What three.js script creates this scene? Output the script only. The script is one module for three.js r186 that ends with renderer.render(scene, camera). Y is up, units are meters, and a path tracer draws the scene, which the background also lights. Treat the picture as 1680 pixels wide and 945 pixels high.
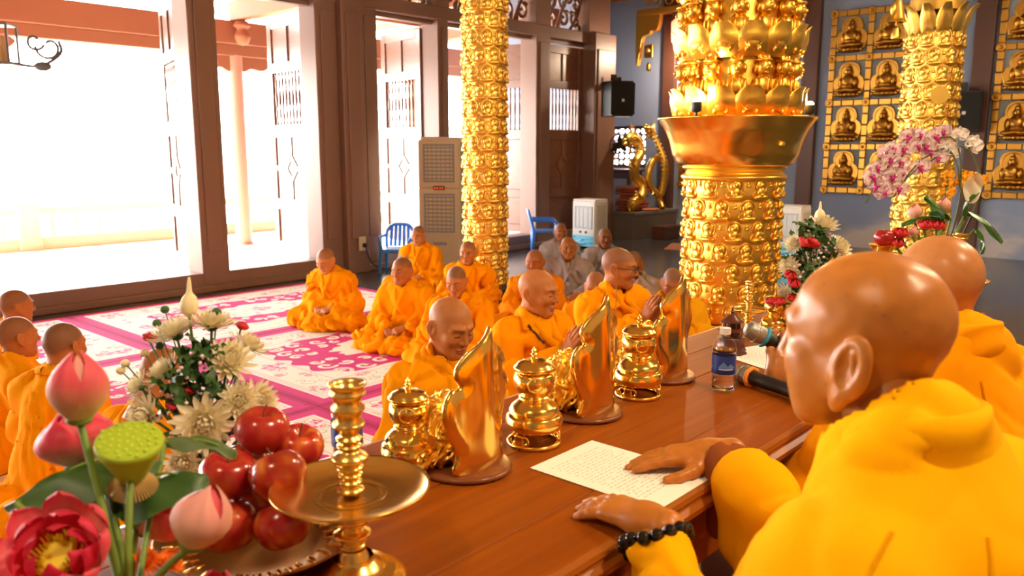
import * as THREE from 'three';
import { RoundedBoxGeometry } from 'three/addons/geometries/RoundedBoxGeometry.js';
import { mergeGeometries } from 'three/addons/utils/BufferGeometryUtils.js';
import { ImprovedNoise } from 'three/addons/math/ImprovedNoise.js';
import { TextGeometry } from 'three/addons/geometries/TextGeometry.js';
import { FontLoader } from 'three/addons/loaders/FontLoader.js';
import { RectAreaLightUniformsLib } from 'three/addons/lights/RectAreaLightUniformsLib.js';

// ---------- camera, sky, sun, exposure ----------
const scene = new THREE.Scene();
const renderer = new THREE.WebGLRenderer({ antialias: true });
renderer.toneMapping = THREE.LinearToneMapping;
renderer.toneMappingExposure = 1.12;
renderer.shadowMap.enabled = true;
RectAreaLightUniformsLib.init();

const EYE = 1.75, PITCH = Math.atan(228 / 1337), YAW = 41.74 * Math.PI / 180;
const camera = new THREE.PerspectiveCamera(2 * Math.atan(472.5 / 1337) * 180 / Math.PI, 1680 / 945, 0.05, 400);
camera.position.set(0, EYE, 0);
camera.lookAt(Math.cos(YAW) * Math.cos(PITCH), EYE - Math.sin(PITCH), -Math.sin(YAW) * Math.cos(PITCH));
camera.focus = 2.6; camera.userData.fStop = 5;
scene.add(camera);

scene.background = new THREE.Color(1.0, 0.985, 0.95);
scene.backgroundIntensity = 24;
const sun = new THREE.DirectionalLight(new THREE.Color(1, 0.93, 0.8), 16);
sun.position.set(-6, 26, -40); sun.target.position.set(6, 0, -12);
sun.castShadow = true;
Object.assign(sun.shadow.camera, { left: -30, right: 30, top: 30, bottom: -30, near: 1, far: 120 });
sun.shadow.camera.updateProjectionMatrix(); sun.shadow.mapSize.set(2048, 2048);
scene.add(sun, sun.target);

// ---------- helpers ----------
const V = (x, y, z) => new THREE.Vector3(x, y, z);
let seed = 7;
const rnd = () => { seed = (seed * 1664525 + 1013904223) >>> 0; return seed / 4294967296; };
const rr = (a, b) => a + (b - a) * rnd();
const N3 = new ImprovedNoise();
const noise = (x, y, z) => N3.noise(x + 31.7, y + 11.3, z + 57.1);
const taken = {};
const numbered = (n) => { const k = taken[n] = (taken[n] ?? -1) + 1; return k ? n + '_' + String(k).padStart(3, '0') : n; };
const lin = (r, g, b) => new THREE.Color().setRGB(r, g, b);
function mat(r, g, b, rough = 0.6, metal = 0, more = {}) {
  const phys = ['clearcoat', 'sheen', 'transmission', 'anisotropy', 'ior', 'specularIntensity'].some((k) => k in more);
  return new (phys ? THREE.MeshPhysicalMaterial : THREE.MeshStandardMaterial)({ color: lin(r, g, b), roughness: rough, metalness: metal, ...more });
}
const shadowed = (m) => { m.castShadow = true; m.receiveShadow = true; return m; };
function tidy(g) {
  let q = g.index ? g.toNonIndexed() : g;
  for (const k of Object.keys(q.attributes)) if (!['position', 'normal', 'uv', 'color'].includes(k)) q.deleteAttribute(k);
  if (!q.attributes.normal) q.computeVertexNormals();
  if (!q.attributes.uv) q.setAttribute('uv', new THREE.BufferAttribute(new Float32Array(q.attributes.position.count * 2), 2));
  return q;
}
function merge(geos) {
  if (!Array.isArray(geos)) return geos;
  if (geos.length === 1) return geos[0];
  const list = geos.map(tidy), col = list.some((g) => g.attributes.color);
  if (col) for (const g of list) if (!g.attributes.color) g.setAttribute('color', new THREE.BufferAttribute(new Float32Array(g.attributes.position.count * 3).fill(1), 3));
  return mergeGeometries(list, false);
}
function obj(name, geos, m, parent = scene) {                 // one named mesh, added to its parent
  const o = shadowed(new THREE.Mesh(merge(geos), m));
  o.name = parent === scene ? numbered(name) : name; parent.add(o);
  return o;
}
function tag(o, label, category, group, kind) { o.userData = { label, category }; if (group) o.userData.group = group; if (kind) o.userData.kind = kind; return o; }
function thing(name, label, category, [x, y, z] = [0, 0, 0], turn = 0, group) {
  const o = new THREE.Group(); o.name = numbered(name); scene.add(o);
  o.position.set(x, y, z); o.rotation.y = turn; return tag(o, label, category, group);
}
function dup(root, [x, y, z], turn, label, group) {
  const r = root.clone(); r.name = numbered(root.name.replace(/_\d{3}$/, '')); scene.add(r);
  r.userData = { ...root.userData }; r.position.set(x, y, z); r.rotation.y = turn;
  if (label) r.userData.label = label; if (group) r.userData.group = group;
  return r;
}
function struct(name, geos, m, parent = scene, label) {
  const o = obj(name, geos, m, parent);
  if (parent === scene) { o.userData.kind = 'structure'; if (label) o.userData.label = label; }
  return o;
}
function structGroup(name, label) { const g = new THREE.Group(); g.name = numbered(name); g.userData = { kind: 'structure', label }; scene.add(g); return g; }
const mv = (g, x = 0, y = 0, z = 0) => g.translate(x, y, z);
const bx = (w, h, d, x = 0, y = 0, z = 0) => mv(new THREE.BoxGeometry(w, h, d), x, y, z);
const span = (x0, x1, y0, y1, z0, z1) => bx(x1 - x0, y1 - y0, z1 - z0, (x0 + x1) / 2, (y0 + y1) / 2, (z0 + z1) / 2);
const rbx = (w, h, d, r = 0.01, x = 0, y = 0, z = 0) => mv(new RoundedBoxGeometry(w, h, d, 2, Math.min(r, w / 2.02, h / 2.02, d / 2.02)), x, y, z);
const rspan = (x0, x1, y0, y1, z0, z1, r = 0.012) => rbx(x1 - x0, y1 - y0, z1 - z0, r, (x0 + x1) / 2, (y0 + y1) / 2, (z0 + z1) / 2);
const cyl = (r0, r1, h, x = 0, y = 0, z = 0, n = 20) => mv(new THREE.CylinderGeometry(r1, r0, h, n), x, y + h / 2, z);
const sph = (r, x = 0, y = 0, z = 0, n = 14, m = 10) => mv(new THREE.SphereGeometry(r, n, m), x, y, z);
const ell = (rx, ry, rz, x = 0, y = 0, z = 0, n = 12, m = 8) => mv(new THREE.SphereGeometry(1, n, m).scale(rx, ry, rz), x, y, z);
const lathe = (pts, n = 32) => new THREE.LatheGeometry(pts.map(([r, y]) => new THREE.Vector2(Math.max(r, 0.0004), y)), n);
// a profile smoothed by a spline before it is turned
const turned = (pts, n = 32, k = 4) => {
  const c = new THREE.CatmullRomCurve3(pts.map(([r, y]) => V(r, y, 0)), false, 'catmullrom', 0.35);
  return new THREE.LatheGeometry(c.getPoints(pts.length * k).map((p) => new THREE.Vector2(Math.max(p.x, 0.0004), p.y)), n);
};
const curve = (pts) => new THREE.CatmullRomCurve3(pts.map((p) => V(...p)));
const tube = (pts, r, seg = 24, rad = 7) => new THREE.TubeGeometry(curve(pts), seg, r, rad);
// a tube whose radius follows rf(0..1), closed at both ends
function taper(pts, rf, seg = 24, rad = 8) {
  const c = curve(pts), g = new THREE.TubeGeometry(c, seg, 1, rad), p = g.attributes.position;
  for (let i = 0; i <= seg; i++) {
    const q = c.getPointAt(i / seg), s = rf(i / seg);
    for (let j = 0; j <= rad; j++) { const k = i * (rad + 1) + j; p.setXYZ(k, q.x + (p.getX(k) - q.x) * s, q.y + (p.getY(k) - q.y) * s, q.z + (p.getZ(k) - q.z) * s); }
  }
  g.computeVertexNormals(); return g;
}
const bar = (a, b, w, d = w) => {                              // a square bar between two points
  const A = V(...a), B = V(...b), g = new THREE.BoxGeometry(w, d, A.distanceTo(B));
  const m = new THREE.Matrix4().lookAt(A, B, Math.abs(B.clone().sub(A).normalize().y) > 0.99 ? V(1, 0, 0) : V(0, 1, 0)); m.setPosition(A.add(B).multiplyScalar(0.5));
  return g.applyMatrix4(m);
};
const extrude = (shape, depth, bevel = 0, seg = 12) => new THREE.ExtrudeGeometry(shape, { depth, bevelEnabled: bevel > 0, bevelSize: bevel, bevelThickness: bevel, bevelSegments: 2, curveSegments: seg });
const poly = (pts) => new THREE.Shape(pts.map(([x, y]) => new THREE.Vector2(x, y)));
const blob = (pts, n = 40) => { const c = new THREE.SplineCurve([...pts, pts[0]].map(([x, y]) => new THREE.Vector2(x, y))); return new THREE.Shape(c.getPoints(n).slice(0, -1)); };
const xf = (g, m) => g.clone().applyMatrix4(m);
const place = (x, y, z, ry = 0, rx = 0, rz = 0, s = 1) => new THREE.Matrix4().compose(V(x, y, z), new THREE.Quaternion().setFromEuler(new THREE.Euler(rx, ry, rz, 'YXZ')), typeof s === 'number' ? V(s, s, s) : V(...s));

// ---------- signed distances and their mesher ----------
const clamp = (v, a, b) => v < a ? a : v > b ? b : v;
const E3 = (x, y, z, cx, cy, cz, rx, ry, rz) => {
  x = (x - cx) / rx; y = (y - cy) / ry; z = (z - cz) / rz;
  const k0 = Math.sqrt(x * x + y * y + z * z); x /= rx; y /= ry; z /= rz;
  const k1 = Math.sqrt(x * x + y * y + z * z); return k1 < 1e-9 ? -Math.min(rx, ry, rz) : k0 * (k0 - 1) / k1;
};
const C3 = (x, y, z, ax, ay, az, bx_, by, bz, ra, rb) => {
  const vx = bx_ - ax, vy = by - ay, vz = bz - az, px = x - ax, py = y - ay, pz = z - az;
  const h = clamp((px * vx + py * vy + pz * vz) / (vx * vx + vy * vy + vz * vz + 1e-12), 0, 1);
  const qx = px - vx * h, qy = py - vy * h, qz = pz - vz * h;
  return Math.sqrt(qx * qx + qy * qy + qz * qz) - (ra + (rb - ra) * h);
};
const sm = (a, b, k) => { const h = Math.max(k - Math.abs(a - b), 0) / k; return Math.min(a, b) - h * h * k * 0.25; };
const sx = (a, b, k) => -sm(-a, -b, k);
function meshField(f, lo, hi, cell, uvs = true) {              // surface nets, evaluated only near the surface
  const n = [0, 1, 2].map((i) => Math.max(4, Math.ceil((hi[i] - lo[i]) / cell / 4) * 4)), [nx, ny, nz] = n, sy = nx + 1, sz = sy * (ny + 1);
  const v = new Float32Array(sz * (nz + 1)).fill(NaN), reach = cell * 4 * 1.25;
  for (let k = 0; k < nz; k += 4) for (let j = 0; j < ny; j += 4) for (let i = 0; i < nx; i += 4) {
    const c = f(lo[0] + (i + 2) * cell, lo[1] + (j + 2) * cell, lo[2] + (k + 2) * cell);
    const skip = Math.abs(c) > reach;
    for (let c2 = k; c2 <= k + 4; c2++) for (let b = j; b <= j + 4; b++) for (let a = i; a <= i + 4; a++) {
      const at = a + b * sy + c2 * sz;
      if (skip) { if (v[at] !== v[at]) v[at] = c; } else if (v[at] !== v[at] || Math.abs(v[at]) > reach * 0.5) v[at] = f(lo[0] + a * cell, lo[1] + b * cell, lo[2] + c2 * cell);
    }
  }
  const ids = new Int32Array(sz * (nz + 1)).fill(-1), pos = [], idx = [];
  for (let k = 0; k < nz; k++) for (let j = 0; j < ny; j++) for (let i = 0; i < nx; i++) {
    const at = i + j * sy + k * sz; let s = 0, cx = 0, cy = 0, cz = 0, c = 0;
    const q = [v[at], v[at + 1], v[at + sy], v[at + sy + 1], v[at + sz], v[at + sz + 1], v[at + sz + sy], v[at + sz + sy + 1]];
    for (let b = 0; b < 8; b++) if (q[b] < 0) s |= 1 << b;
    if (s === 0 || s === 255) continue;
    for (let b = 0; b < 8; b++) for (let e = 1; e < 8; e <<= 1) {
      if (b & e) continue; const d = b | e; if ((q[b] < 0) === (q[d] < 0)) continue;
      const t = q[b] / (q[b] - q[d]);
      cx += (b & 1) + (e === 1 ? t : 0); cy += ((b >> 1) & 1) + (e === 2 ? t : 0); cz += ((b >> 2) & 1) + (e === 4 ? t : 0); c++;
    }
    ids[at] = pos.length / 3; pos.push(lo[0] + (i + cx / c) * cell, lo[1] + (j + cy / c) * cell, lo[2] + (k + cz / c) * cell);
  }
  const quad = (a, b, c, d, flip) => { if (a < 0 || b < 0 || c < 0 || d < 0) return; if (flip) idx.push(a, c, b, a, d, c); else idx.push(a, b, c, a, c, d); };
  for (let k = 1; k < nz; k++) for (let j = 1; j < ny; j++) for (let i = 1; i < nx; i++) {
    const at = i + j * sy + k * sz, w = v[at] < 0;
    if (w !== (v[at + 1] < 0)) quad(ids[at], ids[at - sy], ids[at - sy - sz], ids[at - sz], w);
    if (w !== (v[at + sy] < 0)) quad(ids[at], ids[at - sz], ids[at - sz - 1], ids[at - 1], w);
    if (w !== (v[at + sz] < 0)) quad(ids[at], ids[at - 1], ids[at - 1 - sy], ids[at - sy], w);
  }
  const g = new THREE.BufferGeometry();
  g.setAttribute('position', new THREE.BufferAttribute(new Float32Array(pos), 3)); g.setIndex(idx);
  g.computeVertexNormals();
  if (uvs) { const u = new Float32Array(pos.length / 3 * 2); for (let i = 0; i < u.length / 2; i++) { u[2 * i] = pos[3 * i] + pos[3 * i + 2] * 0.7; u[2 * i + 1] = pos[3 * i + 1] + pos[3 * i + 2] * 0.3; } g.setAttribute('uv', new THREE.BufferAttribute(u, 2)); }
  return g;
}
function paint(g, f) {                                         // vertex colours from f(x, y, z)
  const p = g.attributes.position, c = new Float32Array(p.count * 3);
  for (let i = 0; i < p.count; i++) c.set(f(p.getX(i), p.getY(i), p.getZ(i)), i * 3);
  g.setAttribute('color', new THREE.BufferAttribute(c, 3)); return g;
}

// ---------- textures ----------
function dataTex(w, h, f, srgb = false) {
  const d = new Uint8Array(w * h * 4);
  for (let j = 0; j < h; j++) for (let i = 0; i < w; i++) { const c = f(i / w, j / h); const k = (j * w + i) * 4; d[k] = clamp(c[0], 0, 1) * 255; d[k + 1] = clamp(c[1], 0, 1) * 255; d[k + 2] = clamp(c[2], 0, 1) * 255; d[k + 3] = 255; }
  const t = new THREE.DataTexture(d, w, h); t.magFilter = THREE.LinearFilter; t.minFilter = THREE.LinearMipmapLinearFilter; t.generateMipmaps = true;
  t.wrapS = t.wrapT = THREE.RepeatWrapping; if (srgb) t.colorSpace = THREE.SRGBColorSpace; t.needsUpdate = true; return t;
}
function canvasTex(w, h, draw) {
  const c = document.createElement('canvas'); c.width = w; c.height = h; draw(c.getContext('2d'), w, h);
  const t = new THREE.CanvasTexture(c); t.colorSpace = THREE.SRGBColorSpace; t.magFilter = THREE.LinearFilter; t.anisotropy = 8; return t;
}
// noise that wraps round, several octaves
const fbm = (u, v, fx, fy, oct = 4, s = 0) => { let a = 0, m = 0.5; for (let o = 0; o < oct; o++) { const k = 2 ** o; const U = u * fx * k, W = v * fy * k, P = fx * k, Q = fy * k;
  const bx0 = noise(U, W, s + o), bx1 = noise(U - P, W, s + o), by0 = noise(U, W - Q, s + o), by1 = noise(U - P, W - Q, s + o);
  a += m * ((bx0 * (1 - u) + bx1 * u) * (1 - v) + (by0 * (1 - u) + by1 * u) * v); m *= 0.5; } return a; };
const woodTex = (c0, c1, s = 0) => dataTex(512, 512, (u, v) => { const g = fbm(u, v, 3, 40, 4, s) * 1.5 + 0.5 + 0.12 * Math.sin(v * 60 + fbm(u, v, 2, 6, 3, s + 9) * 14); const t = clamp(g, 0, 1); return [0, 1, 2].map((i) => c0[i] + (c1[i] - c0[i]) * t); }, true);
const weaveBump = dataTex(256, 256, (u, v) => { const a = 0.5 + 0.25 * Math.sin(u * 2 * Math.PI * 64) * Math.sin(v * 2 * Math.PI * 64) + 0.3 * fbm(u, v, 8, 8, 3, 4); return [a, a, a]; });
weaveBump.repeat.set(4, 4);
const fineBump = dataTex(256, 256, (u, v) => { const a = 0.5 + 0.6 * fbm(u, v, 16, 16, 4, 2); return [a, a, a]; });

// ---------- materials ----------
const M = {
  gold: mat(1.0, 0.64, 0.13, 0.17, 1), goldSoft: mat(1.0, 0.66, 0.14, 0.36, 1), goldOld: mat(0.56, 0.28, 0.045, 0.32, 1), goldPaint: mat(0.62, 0.34, 0.05, 0.45, 0.6),
  brass: mat(0.95, 0.64, 0.17, 0.24, 1),
  wood: mat(0.26, 0.105, 0.06, 0.4, 0, { clearcoat: 1, clearcoatRoughness: 0.22, map: woodTex([0.80, 0.78, 0.76], [1, 1, 1], 3) }),
  woodDark: mat(0.115, 0.045, 0.028, 0.4), woodPost: mat(0.25, 0.135, 0.10, 0.4),
  eave: mat(0.42, 0.16, 0.08, 0.6), pinkPaint: mat(0.62, 0.33, 0.24, 0.7), railStone: mat(0.72, 0.58, 0.42, 0.8),
  black: mat(0.012, 0.011, 0.011, 0.45), blackGloss: mat(0.008, 0.007, 0.007, 0.12), iron: mat(0.16, 0.16, 0.16, 0.5, 0.3), steel: mat(0.6, 0.58, 0.55, 0.25, 1),
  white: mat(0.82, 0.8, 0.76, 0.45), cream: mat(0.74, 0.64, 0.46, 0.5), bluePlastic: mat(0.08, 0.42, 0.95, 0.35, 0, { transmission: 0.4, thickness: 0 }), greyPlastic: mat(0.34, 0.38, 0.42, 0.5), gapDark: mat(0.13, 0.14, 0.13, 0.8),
  glass: mat(1, 1, 1, 0.03, 0, { transmission: 1, ior: 1.33, thickness: 0 }),
};

// ================= THE HALL =================
const DW = -9.43, DT = 0.36, HEAD = 3.69, BACK = 15.05, CEIL = 6.4, XL = -6, ZF = 5.5;
const tileTex = dataTex(512, 512, (u, v) => { const t = 0.78 + 0.3 * fbm(u, v, 6, 6, 5, 1); return [t, t, t]; }, true);
{ const g = span(XL, BACK + 0.3, -0.2, 0, DW - 0.05, ZF); for (let i = 0, p = g.attributes.position, u = g.attributes.uv; i < p.count; i++) u.setXY(i, p.getX(i) / 2.4, p.getZ(i) / 2.4);
  struct('floor', g, mat(0.135, 0.135, 0.14, 0.2, 0, { map: tileTex }), scene, 'dark grey polished stone hall floor'); }
{ // pavilion terrace outside, in square flags
  const t = structGroup('terrace_pavement', 'pale sunlit terrace paving outside the doors');
  obj('paving_bed', span(-14, 26, -0.2, -0.012, -17.0, DW - 0.05), M.railStone, t);
  const fl = bx(1.185, 0.03, 1.185, 0, -0.012, 0), fm = [mat(0.78, 0.72, 0.62, 0.6), mat(0.74, 0.68, 0.58, 0.6)];
  for (let i = 0; i < 20; i++) for (let k = 0; k < 6; k++) obj('paving_flag', fl, fm[(i * 7 + k * 3) % 5 < 2 ? 1 : 0], t).position.set(-3 + i * 1.2, 0, -9.43 - 0.68 - k * 1.2);
}
{ const g = span(-60, 80, -0.5, -0.2, -120, -16.9); struct('ground', g, mat(0.62, 0.6, 0.5, 0.9), scene, 'bright garden ground beyond the terrace'); }
struct('ceiling', span(XL - 0.3, BACK + 0.3, CEIL, CEIL + 0.3, DW - DT, ZF + 0.3), mat(0.36, 0.22, 0.11, 0.8), scene, 'timber hall ceiling');
struct('wall_left', span(XL - 0.3, XL, 0, CEIL, DW - DT, ZF + 0.3), mat(0.32, 0.30, 0.30, 0.8), scene, 'side wall of the hall behind the viewer');
struct('wall_front', span(XL - 0.3, BACK + 0.3, 0, CEIL, ZF, ZF + 0.3), mat(0.30, 0.22, 0.16, 0.8), scene, 'altar side wall of the hall behind the viewer');

// --- door wall: sill, posts, head beams, transoms ---
const wallD = structGroup('wall_doors', 'brown timber wall of tall double doors open to the terrace');
{
  const z0 = DW - DT, z1 = DW;
  obj('sill', [rspan(XL, 13.4, 0, 0.24, z0, z1, 0.02), rspan(XL, 13.4, 0.0, 0.09, z1 - 0.01, z1 + 0.05, 0.02)], M.woodPost, wallD);
  const post = (a, b, zf = z1 + 0.018, zb = z0 - 0.01) => obj('post', [rspan(a, b, 0, HEAD + 0.2, zb, zf, 0.02), rspan(a + 0.07, b - 0.07, 0.5, HEAD - 0.1, zf - 0.01, zf + 0.025, 0.015)], M.woodPost, wallD);
  post(-2.6, -2.2); post(1.35, 1.75); post(4.86, 5.22);
  post(6.64, 6.98, z1 + 0.012); post(6.98, 7.36, z1 + 0.12); post(7.36, 7.68, z1 + 0.012);
  post(8.86, 9.08); post(11.2, 11.58); post(12.72, 13.4, z1 + 0.16, z0 - 0.1);
  obj('head_beam', [rspan(XL, 13.4, HEAD, HEAD + 0.2, z0, z1 + 0.02, 0.02), rspan(XL, 13.4, HEAD - 0.06, HEAD, z0 + 0.1, z1 - 0.12, 0.01)], M.woodPost, wallD);
  obj('head_beam', rspan(XL, 13.4, 4.55, CEIL, z0, z1 + 0.03, 0.02), M.woodPost, wallD);
  for (const [a, b] of [[-2.6, -2.2], [1.35, 1.75], [4.86, 5.22], [6.64, 7.68], [8.8, 9.12], [10.2, 10.42], [11.2, 11.6], [12.72, 13.4]]) obj('transom_post', rspan(a, b, HEAD + 0.15, 4.6, z0, z1 + 0.006, 0.015), M.woodPost, wallD);
  // pierced scroll carving above the heads
  for (const [a, b] of [[-2.2, 1.35], [1.75, 4.86], [5.22, 6.64], [7.68, 8.8], [9.12, 10.2], [10.42, 11.2], [11.6, 12.72]]) {
    const gs = [], w = b - a, n = Math.max(2, Math.round(w / 0.42)), y0 = HEAD + 0.2, h = 0.66;
    for (let i = 0; i < n; i++) {
      const cx = a + (i + 0.5) * w / n, s = i % 2 ? 1 : -1;
      for (const [oy, q] of [[0.2, 1], [0.47, -1]]) { const pts = []; for (let t = 0; t <= 12; t++) { const an = t / 12 * 7.2 * s * q + i, r = 0.02 + 0.15 * (t / 12); pts.push([cx + Math.cos(an) * r, y0 + oy + Math.sin(an) * r * 0.9, z0 + 0.18]); } gs.push(taper(pts, (t) => 0.034 - 0.008 * t, 26, 6)); }
      gs.push(tube([[cx - w / n / 2, y0, z0 + 0.18], [cx - 0.05 * s, y0 + 0.3, z0 + 0.18], [cx + w / n / 2, y0 + h, z0 + 0.18]], 0.03, 14, 6), ell(0.08, 0.045, 0.03, cx + 0.1 * s, y0 + 0.33, z0 + 0.18), ell(0.05, 0.07, 0.03, cx - 0.12 * s, y0 + 0.08, z0 + 0.18), ell(0.05, 0.08, 0.03, cx - 0.02, y0 + 0.6, z0 + 0.18));
    }
    obj('carved_transom', gs, M.wood, wallD);
  }
}
// --- door leaves ---
const spindle = turned([[0.012, 0], [0.02, 0.02], [0.012, 0.06], [0.02, 0.14], [0.013, 0.24], [0.021, 0.3], [0.023, 0.37], [0.021, 0.44], [0.013, 0.5], [0.02, 0.6], [0.012, 0.68], [0.02, 0.72], [0.012, 0.74]], 8, 2);
function doorLeaf(n, label, [x, z], turn, w = 1.16, m = M.wood) {
  const g = structGroup('door_' + n, label); g.position.set(x, 0.24, z); g.rotation.y = turn;
  const h = 3.36, t = 0.07, s = 0.13;
  for (const a of [0, w - s]) obj('stile', rspan(a, a + s, 0, h, -t / 2, t / 2, 0.01), m, g);
  for (const [a, b] of [[0, 0.14], [0.62, 0.78], [1.68, 1.86], [2.6, 2.74], [3.22, h]]) obj('rail', rspan(s, w - s, a, b, -t / 2, t / 2, 0.008), m, g);
  const pan = (x0, x1, y0, y1) => obj('panel', rspan(x0, x1, y0, y1, -0.012, 0.012, 0.004), m, g);
  pan(s, w - s, 0.14, 0.62); pan(s, w / 2, 2.74, 3.22); pan(w / 2, w - s, 2.74, 3.22);
  obj('mullion', rspan(w / 2 - 0.045, w / 2 + 0.045, 2.74, 3.22, -t / 2, t / 2, 0.008), m, g);
  pan(s, w / 2, 0.78, 1.23); pan(w / 2, w - s, 0.78, 1.23); pan(s, w / 2, 1.23, 1.68); pan(w / 2, w - s, 1.23, 1.68);
  const c = [w / 2, 1.23], d = 0.17, L = (a, b) => bar([a[0], a[1], 0], [b[0], b[1], 0], 0.055, 0.066);
  obj('tracery', [L([c[0], 0.78], [c[0], c[1] - d]), L([c[0], c[1] + d], [c[0], 1.68]), L([s, c[1]], [c[0] - d, c[1]]), L([c[0] + d, c[1]], [w - s, c[1]]),
    ...[[-1, -1], [1, -1], [-1, 1], [1, 1]].map(([i, k]) => L([c[0] + i * d, c[1]], [c[0], c[1] + k * d]))], m, g);
  for (let i = 0; i < 9; i++) obj('baluster', spindle, m, g).position.set(s + (i + 0.5) * (w - 2 * s) / 9, 1.86, 0);
  obj('hinge_knuckle', [cyl(0.014, 0.014, 0.1, 0, 0.4, 0.04, 8), cyl(0.014, 0.014, 0.1, 0, 2.8, 0.04, 8)], M.iron, g);
  return g;
}
const zO = DW - DT;
doorLeaf(1, 'open door leaf hinged on the post by the widest doorway', [4.93, zO], Math.atan2(1.12, 0.34));
doorLeaf(2, 'open door leaf hinged on the broad stepped pillar', [6.76, zO], Math.atan2(1.16, 0.13));
doorLeaf(3, 'open door leaf beside the tall air cooler', [8.86, zO], Math.atan2(1.14, 0.16));
doorLeaf(4, 'open door leaf behind the blue chair', [11.4, zO], Math.atan2(1.14, -0.16));
doorLeaf(5, 'closed door leaf between the blue chair and the loudspeaker', [11.57, DW - 0.16], 0, 1.16);
doorLeaf(6, 'open door leaf folded out of the doorway at the far end of the terrace', [1.78, zO], Math.atan2(1.14, -0.12));

// --- terrace: eaves, column, brackets, balustrade ---
{
  const r = structGroup('roof_eave', 'reddish timber eave over the terrace');
  obj('eave_boards', [bx(44, 0.12, 7.8, 5, 4.98, DW - 3.9)], M.eave, r);
  for (let i = 0; i < 34; i++) obj('rafter', bar([-11.5 + i, 4.8, DW - 0.3], [-11.5 + i, 4.72, DW - 7.7], 0.09, 0.14), M.eave, r);
  obj('plate_beam', [rspan(-14, 26, 3.58, 3.98, -13.95, -13.6, 0.02)], M.eave, r);
  obj('plate_beam', [rspan(-14, 26, 3.38, 3.585, -13.9, -13.65, 0.02)], M.eave, r);
  obj('cornice_beam', [rspan(-14, 26, 4.35, 4.85, -13.9, -13.65, 0.02)], M.eave, r);
  for (const x of [-4.9, -0.6, 3.65, 7.95, 12.2, 16.5]) {
    obj('tie_beam', [rspan(x - 0.1, x + 0.1, 3.98, 4.3, -13.7, zO, 0.02)], M.eave, r);
    const sh = blob([[-0.75, 0], [-0.55, -0.16], [-0.3, -0.14], [-0.16, -0.2], [0.16, -0.2], [0.3, -0.14], [0.55, -0.16], [0.75, 0], [0.4, 0.06], [-0.4, 0.06]]);
    obj('bracket', mv(extrude(sh, 0.12, 0.01), x, 3.33, -13.84), M.eave, r);
    obj('carved_boss', [turned([[0.0, -0.28], [0.09, -0.24], [0.14, -0.12], [0.09, 0], [0.15, 0.06], [0.1, 0.14]], 12, 3).translate(x, 3.82, -13.45), turned([[0.0, -0.3], [0.1, -0.26], [0.16, -0.12], [0.1, 0], [0.16, 0.08], [0.1, 0.16]], 12, 3).translate(x - 0.15, 4.2, -11.2)], M.eave, r);
  }
  for (const x of [3.65, 7.95, 12.2, 16.5]) struct('terrace_column', turned([[0.17, 0], [0.165, 0.05], [0.145, 0.12], [0.14, 1.8], [0.135, 3.4]], 24, 3).translate(x, 0, -13.77), M.pinkPaint, scene, 'slender pink painted terrace column');
  const b = structGroup('balustrade', 'low stone balustrade along the terrace edge');
  obj('coping', rspan(-14, 26, 0.62, 0.74, -16.0, -15.7, 0.02), M.railStone, b); obj('plinth', rspan(-14, 26, 0, 0.22, -16.0, -15.7, 0.02), M.railStone, b);
  const bal = turned([[0.05, 0.22], [0.055, 0.26], [0.03, 0.3], [0.06, 0.4], [0.03, 0.52], [0.055, 0.58], [0.05, 0.62]], 8, 2);
  for (let i = 0; i < 13; i++) obj('pier', rspan(-13.2 + i * 3, -12.85 + i * 3, 0, 0.82, -16.05, -15.65, 0.02), M.railStone, b);
  for (let i = 0; i < 60; i++) obj('baluster', bal, M.railStone, b).position.set(-1 + i * 0.4, 0, -15.85);
}
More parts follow.
